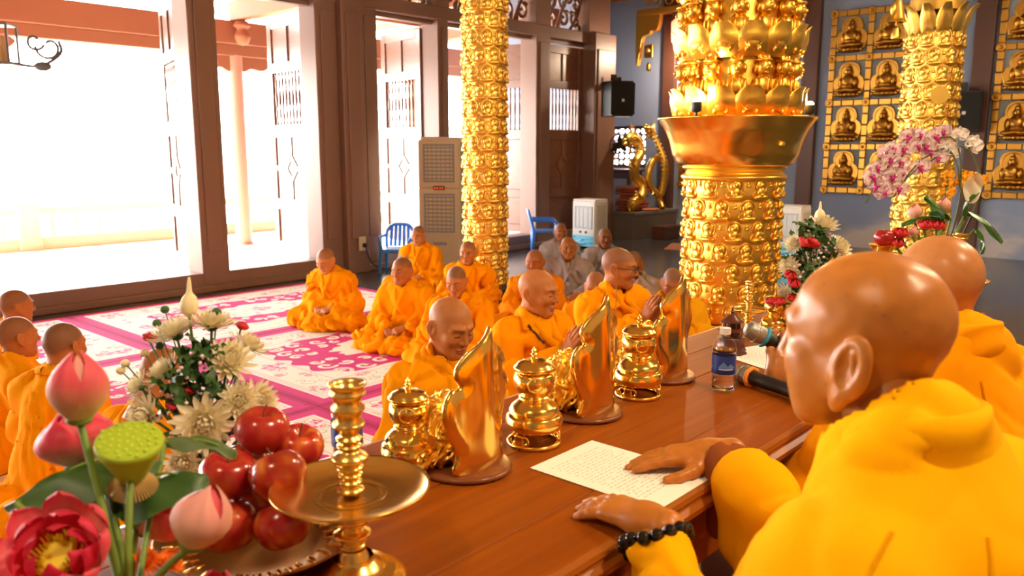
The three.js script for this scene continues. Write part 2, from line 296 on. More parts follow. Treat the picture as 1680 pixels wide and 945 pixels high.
// --- back wall with the sky mural ---
const mural = dataTex(1024, 512, (u, v) => {
  const c = fbm(u, v, 7, 8, 5, 3), e = fbm(u, v, 3, 4, 4, 8), low = clamp(1 - v / 0.20, 0, 1);
  let k = clamp((c + e * 0.6 - 0.16 + 0.26 * low) * 3.4, 0, 1); k *= k;
  const t = 0.5 + e; return [0.55 + 0.03 * t + 0.24 * k, 0.61 + 0.03 * t + 0.16 * k, 0.74 + 0.02 * t + 0.03 * k];
}, true);
const muralMat = mat(1, 1, 1, 0.75, 0, { map: mural });
{
  const w = structGroup('wall_back', 'back wall painted as a blue sky with small clouds');
  const seg = (z0, z1, y0, y1, x = BACK) => { const g = span(x, x + 0.3, y0, y1, z0, z1); for (let i = 0, p = g.attributes.position, u = g.attributes.uv; i < p.count; i++) u.setXY(i, (p.getZ(i) + 14) / 12, p.getY(i) / CEIL); return g; };
  obj('mural', [seg(-9.62, ZF, 0, CEIL), seg(-14, -10.55, 0, CEIL), seg(-10.55, -9.62, 0, 1.35), seg(-10.55, -9.62, 2.24, CEIL)], muralMat, w);
  for (const z of [-9.05, -6.11, -3.33, -0.5, 2.4]) obj('post', rspan(BACK - 0.1, BACK + 0.05, 0, CEIL, z - 0.15, z + 0.15, 0.02), M.woodDark, w);
  obj('top_beam', rspan(BACK - 0.12, BACK + 0.02, 5.6, CEIL, -14, ZF, 0.02), M.woodDark, w);
  const wn = structGroup('wall_recess', 'end wall of the recess behind the far platform');
  obj('recess_wall', [span(13.4, BACK + 0.3, 0, CEIL, -12.3, -12), span(13.1, 13.4, 0, CEIL, -12.3, DW - DT - 0.1)], muralMat, wn);
  obj('recess_ceiling', [span(13.1, BACK + 0.3, 4.9, 5.0, -12.3, DW), span(13.35, BACK + 0.3, 4.85, CEIL, DW - DT, DW)], M.woodDark, wn);
  // lattice window
  const win = structGroup('window_1', 'bright lattice window in the painted wall'); win.position.set(BACK + 0.1, 1.35, -9.62); win.rotation.y = Math.PI / 2;
  const W = 0.93, Hh = 0.89, sh = poly([[0, 0], [W, 0], [W, Hh], [0, Hh]]);
  for (let i = 0; i < 6; i++) for (let j = 0; j < 6; j++) {
    const x0 = 0.05 + i * 0.14 + 0.012, x1 = x0 + 0.116, y0 = 0.05 + j * 0.133 + 0.012, y1 = y0 + 0.108, c = (i + j) % 2 ? 0.012 : 0.04, q = (i * 5 + j * 3) % 4 === 0 ? 0.02 : 0;
    sh.holes.push(new THREE.Path([[x0 + c, y0 + q], [x1 - c, y0], [x1, y0 + c], [x1 - q, y1 - c], [x1 - c, y1], [x0 + c, y1 - q], [x0, y1 - c], [x0 + q, y0 + c]].map(([a, b]) => new THREE.Vector2(a, b))));
  }
  obj('lattice', extrude(sh, 0.05), M.woodDark, win);
  obj('frame', [span(-0.04, W + 0.04, -0.05, 0, -0.04, 0.1), span(-0.04, W + 0.04, Hh, Hh + 0.05, -0.04, 0.1), span(-0.04, 0, 0, Hh, -0.04, 0.1), span(W, W + 0.04, 0, Hh, -0.04, 0.1)], M.woodDark, win);
}
// --- stage under the long altar table ---
struct('floor_stage', [rspan(-2.5, 5.6, 0, 0.35, -1.62, ZF, 0.02)], mat(0.16, 0.06, 0.035, 0.35), scene, 'raised timber stage under the altar table');

// ================= LAMPS OF THE HALL =================
const lampGlow = mat(1, 0.85, 0.6, 0.5, 0, { emissive: lin(1, 0.78, 0.46), emissiveIntensity: 6 });
function pendant(label, x, y, z, power) {
  const t = thing('pendant_lantern', label, 'lantern', [x, y, z], 0, 'lanterns hung from the hall ceiling');
  obj('rod', cyl(0.012, 0.012, CEIL - y - 0.2, 0, 0.2, 0, 8), M.iron, t);
  obj('cap', lathe([[0, 0.22], [0.06, 0.2], [0.2, 0.12], [0.21, 0.1], [0, 0.1]], 24), M.goldPaint, t);
  obj('globe', sph(0.14, 0, 0, 0, 24, 16), lampGlow, t);
  const l = new THREE.PointLight(lin(1, 0.78, 0.5), power); l.castShadow = true; l.shadow.radius = 7; t.add(l);
}
pendant('globe lantern above the elder at the table', 1.7, 4.3, 1.3, 26);
pendant('globe lantern above the stage steps', 4.6, 4.3, 0.4, 22);
pendant('globe lantern over the terrace end of the table', -1.2, 4.3, -0.6, 12);
pendant('globe lantern by the gold columns', 9.2, 4.6, 0.6, 26);

// ================= RUGS, COLUMNS, FURNISHINGS OF THE HALL =================
const rugTex = canvasTex(1600, 1150, (c, w, h) => {
  const cream = '#f6efe2', mag = '#d2187c', deep = '#b60f66', ink = '#8a7a6a';
  c.fillStyle = mag; c.fillRect(0, 0, w, h); c.fillStyle = deep; c.fillRect(0, 0, w, 22); c.fillRect(0, h - 22, w, 22); c.fillRect(0, 0, 22, h); c.fillRect(w - 22, 0, 22, h);
  c.fillStyle = cream; c.fillRect(62, 62, w - 124, h - 124);
  c.strokeStyle = '#e2a9c6'; c.lineWidth = 4; for (const q of [78, 92, 236]) c.strokeRect(q, q, w - 2 * q, h - 2 * q);
  let s = 5; const r = () => (s = (s * 16807) % 2147483647) / 2147483647;
  const flower = (x, y, k, a, b) => { for (let i = 0; i < 7; i++) { const t = i / 7 * 6.283 + k; c.fillStyle = i % 2 ? a : b; c.beginPath(); c.ellipse(x + Math.cos(t) * k * 0.55, y + Math.sin(t) * k * 0.55, k * 0.5, k * 0.3, t, 0, 7); c.fill(); } c.fillStyle = '#f3cfa0'; c.beginPath(); c.arc(x, y, k * 0.25, 0, 7); c.fill(); };
  const scroll = (x, y, k, d, col, lw) => { c.strokeStyle = col; c.lineWidth = lw; c.lineCap = 'round'; c.beginPath(); for (let t = 0; t <= 30; t++) { const a = t / 30 * 5.6 * d + k, q = k * (0.2 + 0.8 * t / 30); const X = x + Math.cos(a) * q, Y = y + Math.sin(a) * q; t ? c.lineTo(X, Y) : c.moveTo(X, Y); } c.stroke(); };
  // border sprays
  for (let i = 0; i < 190; i++) { const e = r() * 2 * (w + h - 400); let x, y; const m = 110 + r() * 110; if (e < w) { x = 100 + e * 0.88; y = m; } else if (e < 2 * w) { x = 100 + (e - w) * 0.88; y = h - m; } else { y = 100 + r() * (h - 200); x = r() < 0.5 ? m : w - m; }
    scroll(x, y, 16 + r() * 22, r() < 0.5 ? 1 : -1, r() < 0.5 ? ink : '#a9967c', 2.5); if (i % 4 === 0) flower(x, y, 12 + r() * 9, '#e36aa6', '#f0b6cf'); }
  for (const [cx, cy] of [[150, 150], [w - 150, 150], [150, h - 150], [w - 150, h - 150], [w / 2, 165], [w / 2, h - 165], [165, h / 2], [w - 165, h / 2]]) { flower(cx, cy, 36, '#e0559a', '#f3c3d8'); flower(cx + 52, cy + 22, 22, '#d9468f', '#f0b6cf'); }
  // field with a scalloped edge
  c.fillStyle = mag; c.beginPath(); const X0 = 262, Y0 = 262, X1 = w - 262, Y1 = h - 262; for (let i = 0; i <= 360; i++) { const a = i / 360 * 2 * Math.PI, cx = (X0 + X1) / 2, cy = (Y0 + Y1) / 2; const p = 5; const ca = Math.cos(a), sa = Math.sin(a), R0 = 1 / (Math.abs(ca) ** p + Math.abs(sa) ** p) ** (1 / p), k = R0 * (1 + 0.035 * Math.sin(a * 16)); const X = cx + ca * k * (X1 - X0) / 2, Y = cy + sa * k * (Y1 - Y0) / 2; i ? c.lineTo(X, Y) : c.moveTo(X, Y); } c.fill();
  // big white scrolls round the field
  for (let k = 0; k < 4; k++) { c.save(); c.translate(k & 1 ? w : 0, k & 2 ? h : 0); c.scale(k & 1 ? -1 : 1, k & 2 ? -1 : 1);
    const sc = [[330, 330, 54], [440, 322, 44], [545, 340, 38], [330, 430, 44], [425, 420, 34], [520, 415, 28], [640, 322, 36], [332, 505, 32], [405, 505, 24], [610, 395, 24], [720, 345, 28], [720, 300, 22]];
    sc.forEach(([x, y, q], i) => { scroll(x, y, q, i % 2 ? 1 : -1, cream, 17); scroll(x, y, q * 0.9, i % 2 ? 1 : -1, '#b9a58c', 3); flower(x + q * 0.2, y, q * 0.3, '#f3c3d8', cream); });
    c.restore(); }
  // medallion
  c.fillStyle = cream; c.beginPath(); for (let i = 0; i <= 300; i++) { const a = i / 300 * 2 * Math.PI, k = 1 + 0.14 * Math.abs(Math.sin(a * 5)) + 0.04 * Math.sin(a * 20), X = w / 2 + Math.cos(a) * 285 * k, Y = h / 2 + Math.sin(a) * 150 * k; i ? c.lineTo(X, Y) : c.moveTo(X, Y); } c.fill();
  for (let i = 0; i < 26; i++) { const a = i / 26 * 6.283, x = w / 2 + Math.cos(a) * 210, y = h / 2 + Math.sin(a) * 100; scroll(x, y, 18, i % 2 ? 1 : -1, '#c9b49a', 3); if (i % 3 === 0) flower(x, y, 15, '#eda3c4', '#f3c3d8'); }
  flower(w / 2, h / 2, 60, '#e885b2', '#f3c3d8');
});
const pile = dataTex(256, 256, (u, v) => { const a = 0.5 + 0.9 * fbm(u, v, 40, 40, 3, 7); return [a, a, a]; }); pile.repeat.set(3, 3);
{
  const rm = mat(1, 1, 1, 0.95, 0, { map: rugTex, bumpMap: pile, bumpScale: 0.004 });
  const W = 3.2, L = 2.26, g = rbx(W, 0.016, L, 0.007, 0, 0.009, 0); for (let i = 0, p = g.attributes.position, u = g.attributes.uv; i < p.count; i++) u.setXY(i, p.getX(i) / W + 0.5, p.getZ(i) / L + 0.5);
  const spots = [[4.72, -5.68, 0, 'magenta floral rug under the monks with clasped hands'], [4.74, -7.94, 0.001, 'magenta floral rug against the door sill at the stepped pillar'], [1.535, -7.94, -0.001, 'magenta floral rug against the sill of the widest doorway'], [1.515, -5.68, 0.001, 'magenta floral rug under the monks at the terrace side'], [4.72, -3.417, -0.001, 'magenta floral rug under the kneeling monks'], [1.515, -3.417, 0.001, 'magenta floral rug below the flower vases']];
  for (const [x, z, a, l] of spots) { const o = obj('rug', g, rm); o.position.set(x, 0, z); o.rotation.y = a; tag(o, l, 'rug', 'matching magenta rugs laid edge to edge'); }
}
// --- gold relief pieces ---
const reliefBuddha = merge([ell(0.34, 0.36, 0.16, 0, 0.78, 0.06, 8, 6), ell(0.15, 0.17, 0.13, 0, 0.82, 0.2, 8, 6), ell(0.07, 0.07, 0.07, 0, 1.0, 0.16, 6, 5), ell(0.26, 0.3, 0.17, 0, 0.45, 0.12, 8, 6), ell(0.44, 0.15, 0.2, 0, 0.19, 0.15, 10, 6), ell(0.13, 0.09, 0.1, 0, 0.33, 0.28, 6, 5),
  new THREE.TorusGeometry(0.4, 0.045, 5, 14).translate(0, 0.78, 0.05), new THREE.TorusGeometry(0.47, 0.04, 5, 14).scale(1, 0.62, 1).translate(0, 0.3, 0.04)]);
const scrollBit = merge([ell(0.14, 0.1, 0.07, 0, 0.02, 0.03, 6, 5), ell(0.09, 0.13, 0.06, 0, 0.16, 0.02, 6, 5)]);
function reliefColumn(t, r, y0, y1, rows, n, m) {
  const h = (y1 - y0) / rows, prof = [];
  for (let i = 0; i <= rows; i++) { const y = y0 + i * h; prof.push([r * 0.965, y - h * 0.04], [r * 0.95, y], [r * 0.965, y + h * 0.04]); if (i < rows) prof.push([r * 0.985, y + h * 0.4]); }
  obj('shaft', lathe(prof, 40), m, t);
  const s = h * 0.86, g = reliefBuddha.clone().scale(Math.min(s, 2 * Math.PI * r / n * 0.98), s, s * 0.75), b = scrollBit.clone().scale(s, s, s);
  for (let i = 0; i < rows; i++) for (let k = 0; k < n; k++) {
    const a = (k + (i % 2) * 0.5) / n * 2 * Math.PI; const o = obj('relief_figure', g, m, t); o.position.set(Math.sin(a) * r * 0.965, y0 + i * h + h * 0.06, Math.cos(a) * r * 0.965); o.rotation.y = a;
  }
  const gs = []; for (let i = 0; i < rows; i++) for (let k = 0; k < n; k++) { const a = (k + 0.5 + (i % 2) * 0.5) / n * 2 * Math.PI; gs.push(xf(b, place(Math.sin(a) * r * 0.97, y0 + i * h + h * 0.72, Math.cos(a) * r * 0.97, a))); }
  obj('relief_scrolls', gs, m, t).userData.kind = 'stuff';
}
{ const t = thing('gold_column', 'slender gilded column of small seated figures, by the tall cooler', 'column', [6.53, 0, -6.22]);
  obj('base', lathe([[0, 0], [0.27, 0], [0.27, 0.06], [0.24, 0.08], [0.24, 0.2], [0.26, 0.22], [0.24, 0.25]], 8), M.woodDark, t);
  reliefColumn(t, 0.23, 0.25, 4.6, 24, 9, M.goldSoft); obj('capital', cyl(0.25, 0.25, CEIL - 4.6, 0, 4.6, 0, 24), M.woodPost, t); }
{ const t = thing('gold_column', 'gilded column with lotus capital in front of the figure panels', 'column', [10.55, 0, -2.86]);
  obj('base', lathe([[0, 0], [0.4, 0], [0.4, 0.1], [0.34, 0.14], [0.34, 0.3]], 8), M.woodDark, t);
  reliefColumn(t, 0.30, 0.3, 3.06, 14, 10, M.goldSoft);
  obj('neck_shaft', lathe([[0.285, 3.3], [0.285, CEIL]], 32), M.goldPaint, t);
  const pet = lotusPetal(0.17, 0.3, 0.1);
  for (let k = 0; k < 12; k++) { const a = k / 12 * 2 * Math.PI, o = obj('lotus_petal', pet, M.goldSoft, t); o.position.set(Math.sin(a) * 0.29, 3.05, Math.cos(a) * 0.29); o.rotation.y = a; }
  for (const s of [-1, 1]) { const o = obj('bracket', extrude(blob([[0, 0], [0.15, -0.02], [0.35, 0.1], [0.6, 0.3], [0.9, 0.34], [0.95, 0.55], [0.6, 0.56], [0.2, 0.5], [0, 0.5]]), 0.12, 0.01).translate(0.26, 3.62, -0.06), M.goldPaint, t); o.rotation.y = s > 0 ? -Math.PI / 2 : Math.PI / 2; }
  obj('seal_disc', new THREE.CylinderGeometry(0.1, 0.1, 0.03, 20).rotateX(Math.PI / 2).rotateY(-0.95).translate(-0.27, 2.35, 0.17), M.goldSoft, t);
}
// a flaring petal: foot at the origin, tip out along +z
function lotusPetal(w, h, out, thick = 0.012, n = 6) {
  const g = new THREE.BufferGeometry(), p = [], ix = [];
  const at = (u, v, s) => { const x = (u - 0.5) * w * Math.sin(Math.PI * (0.22 + 0.7 * v)) ** 0.7, b = (u - 0.5) * 2; return [x, v * h, out * v * v + 0.035 * w / 0.17 * (1 - b * b) * Math.sin(Math.PI * v) + (v > 0.85 ? (v - 0.85) * out * 2.2 : 0) + s * thick]; };
  for (const s of [1, 0]) for (let j = 0; j <= n; j++) for (let i = 0; i <= n; i++) p.push(...at(i / n, j / n, s));
  const q = n + 1, o = q * q; for (let j = 0; j < n; j++) for (let i = 0; i < n; i++) { const a = j * q + i; ix.push(a, a + 1, a + q, a + 1, a + q + 1, a + q, o + a, o + a + q, o + a + 1, o + a + 1, o + a + q, o + a + q + 1); }
  for (let i = 0; i < n; i++) { const e = (a, b) => ix.push(a, o + a, b, b, o + a, o + b); e(i, i + 1); e(n * q + i + 1, n * q + i); e((i + 1) * q, i * q); e(i * q + n, (i + 1) * q + n); }
  g.setAttribute('position', new THREE.BufferAttribute(new Float32Array(p), 3)); g.setIndex(ix); g.computeVertexNormals();
  g.setAttribute('uv', new THREE.BufferAttribute(new Float32Array(p.length / 3 * 2), 2)); return g;
}
{ // the huge column with its bowl and tiers of crowned heads
  const t = thing('gold_column', 'huge gilded column with a wide smooth bowl and tiers of crowned heads', 'column', [6.47, 0, -3.25]);
  const ML = mat(1.0, 0.60, 0.09, 0.33, 1);
  obj('base', lathe([[0, 0], [0.48, 0], [0.48, 0.1], [0.45, 0.16], [0.45, 0.24], [0.42, 0.3]], 32), M.goldSoft, t);
  reliefColumn(t, 0.405, 0.28, 1.5, 7, 12, ML);
  obj('ring', turned([[0.39, 1.49], [0.43, 1.5], [0.435, 1.53], [0.4, 1.555], [0.41, 1.575], [0.43, 1.6], [0.4, 1.63]], 40, 3), ML, t);
  obj('bowl', [turned([[0.4, 1.6], [0.47, 1.625], [0.515, 1.7], [0.54, 1.8], [0.58, 1.9], [0.64, 1.985], [0.652, 2.0], [0.64, 2.005], [0.56, 1.92], [0.4, 1.9]], 64, 5)], mat(1.0, 0.56, 0.09, 0.24, 1), t);
  obj('bowl_clip', rbx(0.05, 0.03, 0.04, 0.008).translate(-0.2, 1.79, 0.5), ML, t);
  obj('core', cyl(0.4, 0.4, CEIL - 1.9, 0, 1.9, 0, 32), ML, t);
  const pet = lotusPetal(0.29, 0.27, 0.075, 0.014, 6);
  const petal = merge([pet, ell(0.06, 0.07, 0.02, 0, 0.13, 0.065, 8, 6), new THREE.TorusGeometry(0.075, 0.009, 5, 12).translate(0, 0.14, 0.06), ell(0.018, 0.03, 0.02, 0.05, 0.06, 0.05, 6, 4), ell(0.018, 0.03, 0.02, -0.05, 0.06, 0.05, 6, 4)]);
  const fig = merge([ell(0.062, 0.08, 0.06, 0, 0.19, 0.03, 10, 8), ell(0.012, 0.02, 0.02, 0, 0.18, 0.09, 6, 5), ell(0.02, 0.008, 0.012, 0, 0.145, 0.083, 6, 4), ell(0.016, 0.006, 0.01, 0.024, 0.205, 0.08, 6, 4), ell(0.016, 0.006, 0.01, -0.024, 0.205, 0.08, 6, 4),
    ell(0.014, 0.04, 0.02, 0.064, 0.18, 0.02, 6, 5), ell(0.014, 0.04, 0.02, -0.064, 0.18, 0.02, 6, 5), ell(0.09, 0.1, 0.055, 0, 0.04, 0.0, 10, 6),
    ...[-1, 0, 1].map((s) => new THREE.ConeGeometry(0.03, 0.09, 6).rotateZ(-s * 0.4).translate(s * 0.042, 0.285, 0.03)), ...[-2, -1, 1, 2].map((s) => ell(0.012, 0.075, 0.02, s * 0.035, 0.03, 0.045, 6, 5)), new THREE.TorusGeometry(0.06, 0.01, 5, 14).scale(1, 1, 0.9).rotateX(Math.PI / 2).translate(0, 0.245, 0.03)]);
  const tiers = [[0, 1.98, petal, 14, 0.46], [1, 2.2, fig, 14, 0.43], [0, 2.46, petal, 14, 0.45], [1, 2.66, fig, 14, 0.43], [0, 2.93, petal, 14, 0.46], [1, 3.12, fig, 14, 0.43], [0, 3.4, petal, 14, 0.46], [1, 3.6, fig, 14, 0.43]];
  tiers.forEach(([kind, y, g, n, r], i) => { for (let k = 0; k < n; k++) { const a = (k + (kind ? 0.5 : 0)) / n * 2 * Math.PI, o = obj(kind ? 'crowned_head' : 'lotus_petal', g, ML, t); o.position.set(Math.sin(a) * r, y, Math.cos(a) * r); o.rotation.y = a; o.scale.setScalar(0.95); } });
  // two small lamps on the rim
  for (const [a, l] of [[-1.62, 'small lit spot lamp on the bowl rim at the cooler side'], [0.729, 'small lit spot lamp on the bowl rim at the mural side']]) {
    const q = thing('rim_lamp', l, 'lamp', [6.47 + Math.sin(a) * 0.615, 1.985, -3.25 + Math.cos(a) * 0.615]);
    obj('stem', cyl(0.012, 0.012, 0.06, 0, 0, 0, 8), M.black, q); obj('shade', lathe([[0.02, 0.05], [0.04, 0.06], [0.042, 0.13], [0.036, 0.13], [0.03, 0.07]], 16), M.black, q);
    obj('bulb', ell(0.034, 0.022, 0.034, 0, 0.135, 0, 12, 8), lampGlow, q); const p = new THREE.PointLight(lin(1, 0.74, 0.42), 2.2); p.position.set(0, 0.18, 0); p.castShadow = true; q.add(p);
  }
}
// --- framed panels of gilded figures on the mural ---
{
  const fig = merge([extrude(blob([[0, 0.64], [0.13, 0.6], [0.18, 0.48], [0.17, 0.42], [0.24, 0.36], [0.26, 0.24], [0.2, 0.08], [0.08, 0.04], [-0.08, 0.04], [-0.2, 0.08], [-0.26, 0.24], [-0.24, 0.36], [-0.17, 0.42], [-0.18, 0.48], [-0.13, 0.6]]), 0.02, 0.008),
    new THREE.TorusGeometry(0.15, 0.01, 6, 20).translate(0, 0.46, 0.025), ell(0.062, 0.078, 0.06, 0, 0.46, 0.07), ell(0.05, 0.045, 0.05, 0, 0.525, 0.06), ell(0.022, 0.025, 0.02, 0, 0.575, 0.05, 8, 6), ell(0.012, 0.018, 0.016, 0, 0.455, 0.125, 6, 5), ell(0.012, 0.03, 0.02, 0.062, 0.45, 0.06, 6, 5), ell(0.012, 0.03, 0.02, -0.062, 0.45, 0.06, 6, 5),
    ell(0.115, 0.13, 0.075, 0, 0.3, 0.06), ell(0.05, 0.1, 0.055, 0.12, 0.28, 0.06), ell(0.05, 0.1, 0.055, -0.12, 0.28, 0.06), ell(0.09, 0.035, 0.05, 0, 0.22, 0.12), ell(0.2, 0.055, 0.1, 0, 0.16, 0.08, 14, 8), ell(0.12, 0.04, 0.06, 0.09, 0.15, 0.12), ell(0.12, 0.04, 0.06, -0.09, 0.15, 0.12),
    ell(0.23, 0.05, 0.1, 0, 0.075, 0.06, 16, 8), ...[...Array(7)].map((_, i) => ell(0.035, 0.035, 0.03, (i - 3) * 0.065, 0.075, 0.15 - Math.abs(i - 3) * 0.012, 6, 5)), tube([[-0.11, 0.38, 0.1], [0, 0.3, 0.14], [0.1, 0.2, 0.13]], 0.008, 10, 5), tube([[-0.1, 0.36, 0.1], [0, 0.27, 0.14], [0.09, 0.18, 0.14]], 0.008, 10, 5)]);
  const boss = merge([new THREE.TorusGeometry(0.06, 0.016, 6, 16), new THREE.CylinderGeometry(0.058, 0.058, 0.02, 16).rotateX(Math.PI / 2), ell(0.03, 0.03, 0.025, 0, 0, 0.015, 8, 6)]);
  const panel = (label, z0, cols) => {                          // lies on the wall, local x runs along -z .. +z
    const t = thing('figure_panel', label, 'panel', [BACK - 0.03, 1.02, z0], -Math.PI / 2); const cw = 0.635, rh = 0.768, rows = 4;
    obj('backing', bx(cols * cw + 0.06, rows * rh + 0.06, 0.03, cols * cw / 2, rows * rh / 2, 0), mat(0.25, 0.29, 0.32, 0.7), t);
    for (let i = 0; i <= rows; i++) for (let k = 0; k < cols; k++) for (let q = 0; q < 3; q++) obj('frame_tile', rbx(cw / 3 - 0.012, 0.1, 0.05, 0.01, (k + (q + 0.5) / 3) * cw, i * rh, 0.03), M.goldOld, t);
    for (let k = 0; k <= cols; k++) for (let i = 0; i < rows; i++) for (let q = 0; q < 4; q++) obj('frame_tile', rbx(0.1, rh / 4 - 0.012, 0.045, 0.01, k * cw, (i + (q + 0.5) / 4) * rh, 0.03), M.goldOld, t);
    for (let i = 0; i <= rows; i++) for (let k = 0; k <= cols; k++) obj('boss', boss, M.goldOld, t).position.set(k * cw, i * rh, 0.062);
    for (let i = 0; i < rows; i++) for (let k = 0; k < cols; k++) obj('seated_figure', fig, M.goldOld, t).position.set((k + 0.5) * cw, i * rh + 0.06, 0.025);
    return t;
  };
  panel('panel of gilded seated figures between the two dark posts, behind the lotus column', -5.72, 3);
  panel('panel of gilded seated figures beyond the second loudspeaker', -3.08, 3);
  panel('panel of gilded seated figures half hidden by the huge column', -8.7, 3);
}
// --- platform, stand, dragons, folded cloths ---
{
  const st = mat(0.19, 0.165, 0.14, 0.5), p = structGroup('floor_platform', 'grey stone platform by the lattice window');
  obj('platform_core', span(13.42, BACK - 0.02, 0, 0.46, -11.98, -8.82), st, p); obj('platform_slab', rspan(13.4, BACK - 0.01, 0.46, 0.53, -11.98, -8.75, 0.015), mat(0.2, 0.185, 0.17, 0.35), p);
  for (let i = 0; i < 3; i++) obj('facing_tile', rspan(13.43 + i * 0.535, 13.955 + i * 0.535, 0.01, 0.45, -8.83, -8.8, 0.006), mat(0.20 + 0.02 * i, 0.175, 0.145, 0.35), p);
  const t = thing('altar_stand', 'dark wooden stand on the stone platform under the lattice window', 'stand', [14.55, 0.53, -10.25]);
  obj('top', rbx(0.5, 0.05, 1.6, 0.01, 0, 0.78, 0), M.woodDark, t); obj('apron', [rbx(0.46, 0.14, 1.5, 0.01, 0, 0.68, 0)], M.woodDark, t);
  for (const [x, z] of [[-0.2, -0.7], [0.2, -0.7], [-0.2, 0.7], [0.2, 0.7]]) obj('leg', rbx(0.07, 0.62, 0.07, 0.01, x, 0.31, z), M.woodDark, t);
  const cl = [mat(0.42, 0.09, 0.05, 0.9), mat(0.55, 0.19, 0.08, 0.9), mat(0.36, 0.06, 0.06, 0.9), mat(0.5, 0.24, 0.13, 0.9)];
  for (let i = 0; i < 8; i++) { const g = meshField((x, y, z) => { const qx = Math.max(Math.abs(x) - 0.27, 0), qy = Math.max(Math.abs(y - 0.03) - 0.012, 0), qz = Math.max(Math.abs(z) - 0.2, 0); return Math.sqrt(qx * qx + qy * qy + qz * qz) - 0.016 + 0.012 * noise(x * 7 + i * 3, y * 20, z * 7); }, [-0.34, -0.02, -0.27], [0.34, 0.08, 0.27], 0.02);
    const o = obj('folded_cloth', g, cl[i % 4]); o.position.set(13.98 + 0.03 * Math.sin(i * 2), 0.528 + i * 0.062, -9.22 + 0.03 * Math.cos(i * 3)); o.rotation.y = 0.3 * Math.sin(i * 5); tag(o, ['brick red folded cloth', 'orange folded cloth', 'maroon folded cloth', 'tan folded cloth'][i % 4] + (i < 4 ? ' low in the pile on the stone platform' : ' high in the pile on the stone platform'), 'cloth', 'folded cloths piled on the platform'); }
  { const o = obj('loose_cloth', meshField((x, y, z) => E3(x, y, z, 0, 0.012, 0, 0.3, 0.028, 0.17) + 0.012 * noise(x * 12, y * 9, z * 12), [-0.34, -0.02, -0.22], [0.34, 0.06, 0.22], 0.02), cl[1]); o.position.set(14.15, 0.54, -8.9); tag(o, 'loose orange cloth at the edge of the stone platform', 'cloth'); }
  { const t2 = thing('wooden_crate', 'dark wooden crate on the floor before the stone platform', 'crate', [14.05, 0, -8.45]); obj('body', [rbx(0.55, 0.26, 0.3, 0.012, 0, 0.13, 0)], M.woodDark, t2); for (let i = 0; i < 3; i++) obj('slat', rbx(0.57, 0.06, 0.02, 0.005, 0, 0.05 + i * 0.08, 0.155), mat(0.09, 0.05, 0.03, 0.6), t2); }
  { const o = obj('floor_mat', [rbx(0.95, 0.02, 0.5, 0.009, 0, 0.01, 0)], mat(0.5, 0.22, 0.13, 0.9)); o.position.set(12.95, 0, -7.45); o.rotation.y = 0.4; tag(o, 'orange mat on the dark floor before the stone platform', 'mat'); }
  // dragons: a scaly coiling body with fins, legs, a horned head
  const dragon = (label, pts, s, pos) => {
    const d = thing('gold_dragon', label, 'statue', pos); const c = curve(pts), mm = M.goldSoft;
    obj('body', taper(pts, (u) => s * (0.35 + 0.65 * Math.sin(Math.PI * clamp(0.15 + u * 0.85, 0, 1)) ** 0.6), 80, 10), mm, d);
    const fins = [], sc = []; for (let i = 0; i < 46; i++) { const u = i / 46, p = c.getPointAt(u), tg = c.getTangentAt(u), n = V(0, 0, 1).cross(tg).normalize(); const q = p.clone().addScaledVector(n, s * 0.95); fins.push(new THREE.ConeGeometry(s * 0.3, s * 0.9, 5).applyMatrix4(new THREE.Matrix4().compose(q, new THREE.Quaternion().setFromUnitVectors(V(0, 1, 0), n), V(1, 1, 0.4))));
      for (let k = 0; k < 6; k++) { const a = k / 6 * 6.283 + i, b = V(0, 0, 1).multiplyScalar(Math.cos(a)).addScaledVector(n, Math.sin(a)); sc.push(sph(s * 0.22, ...p.clone().addScaledVector(b, s * 0.8).toArray(), 5, 4)); } }
    obj('fins', fins, mm, d); obj('scales', sc, mm, d).userData.kind = 'stuff';
    const e = V(...pts[pts.length - 1]), tg = c.getTangentAt(1); const head = new THREE.Group(); head.name = 'head'; head.position.copy(e); head.rotation.z = Math.atan2(tg.y, tg.x); d.add(head);
    obj('skull', [ell(s * 1.5, s * 1.1, s * 1, 0, 0, 0), ell(s * 1.2, s * 0.5, s * 0.7, s * 1.4, s * 0.15, 0), ell(s * 1, s * 0.35, s * 0.6, s * 1.2, -s * 0.6, 0), sph(s * 0.35, s * 0.4, s * 0.7, s * 0.6), sph(s * 0.35, s * 0.4, s * 0.7, -s * 0.6)], mm, head);
    obj('horn', [taper([[-s * 0.3, s * 0.7, s * 0.4], [-s * 1.2, s * 1.6, s * 0.6], [-s * 2, s * 1.8, s * 0.7]], (u) => s * 0.28 * (1 - u * 0.8), 10, 6), taper([[-s * 0.3, s * 0.7, -s * 0.4], [-s * 1.2, s * 1.6, -s * 0.6], [-s * 2, s * 1.8, -s * 0.7]], (u) => s * 0.28 * (1 - u * 0.8), 10, 6)], mm, head);
    const fl = []; for (let i = 0; i < 9; i++) { const a = i / 9 * 3 + 1.4; fl.push(taper([[0, 0, 0], [Math.cos(a) * s * 2, Math.sin(a) * s * 2, s * 0.4], [Math.cos(a + 0.3) * s * 3.2, Math.sin(a + 0.3) * s * 3.2, s * 0.2]], (u) => s * 0.35 * (1 - u * 0.85), 8, 5)); } obj('mane', fl, mm, head);
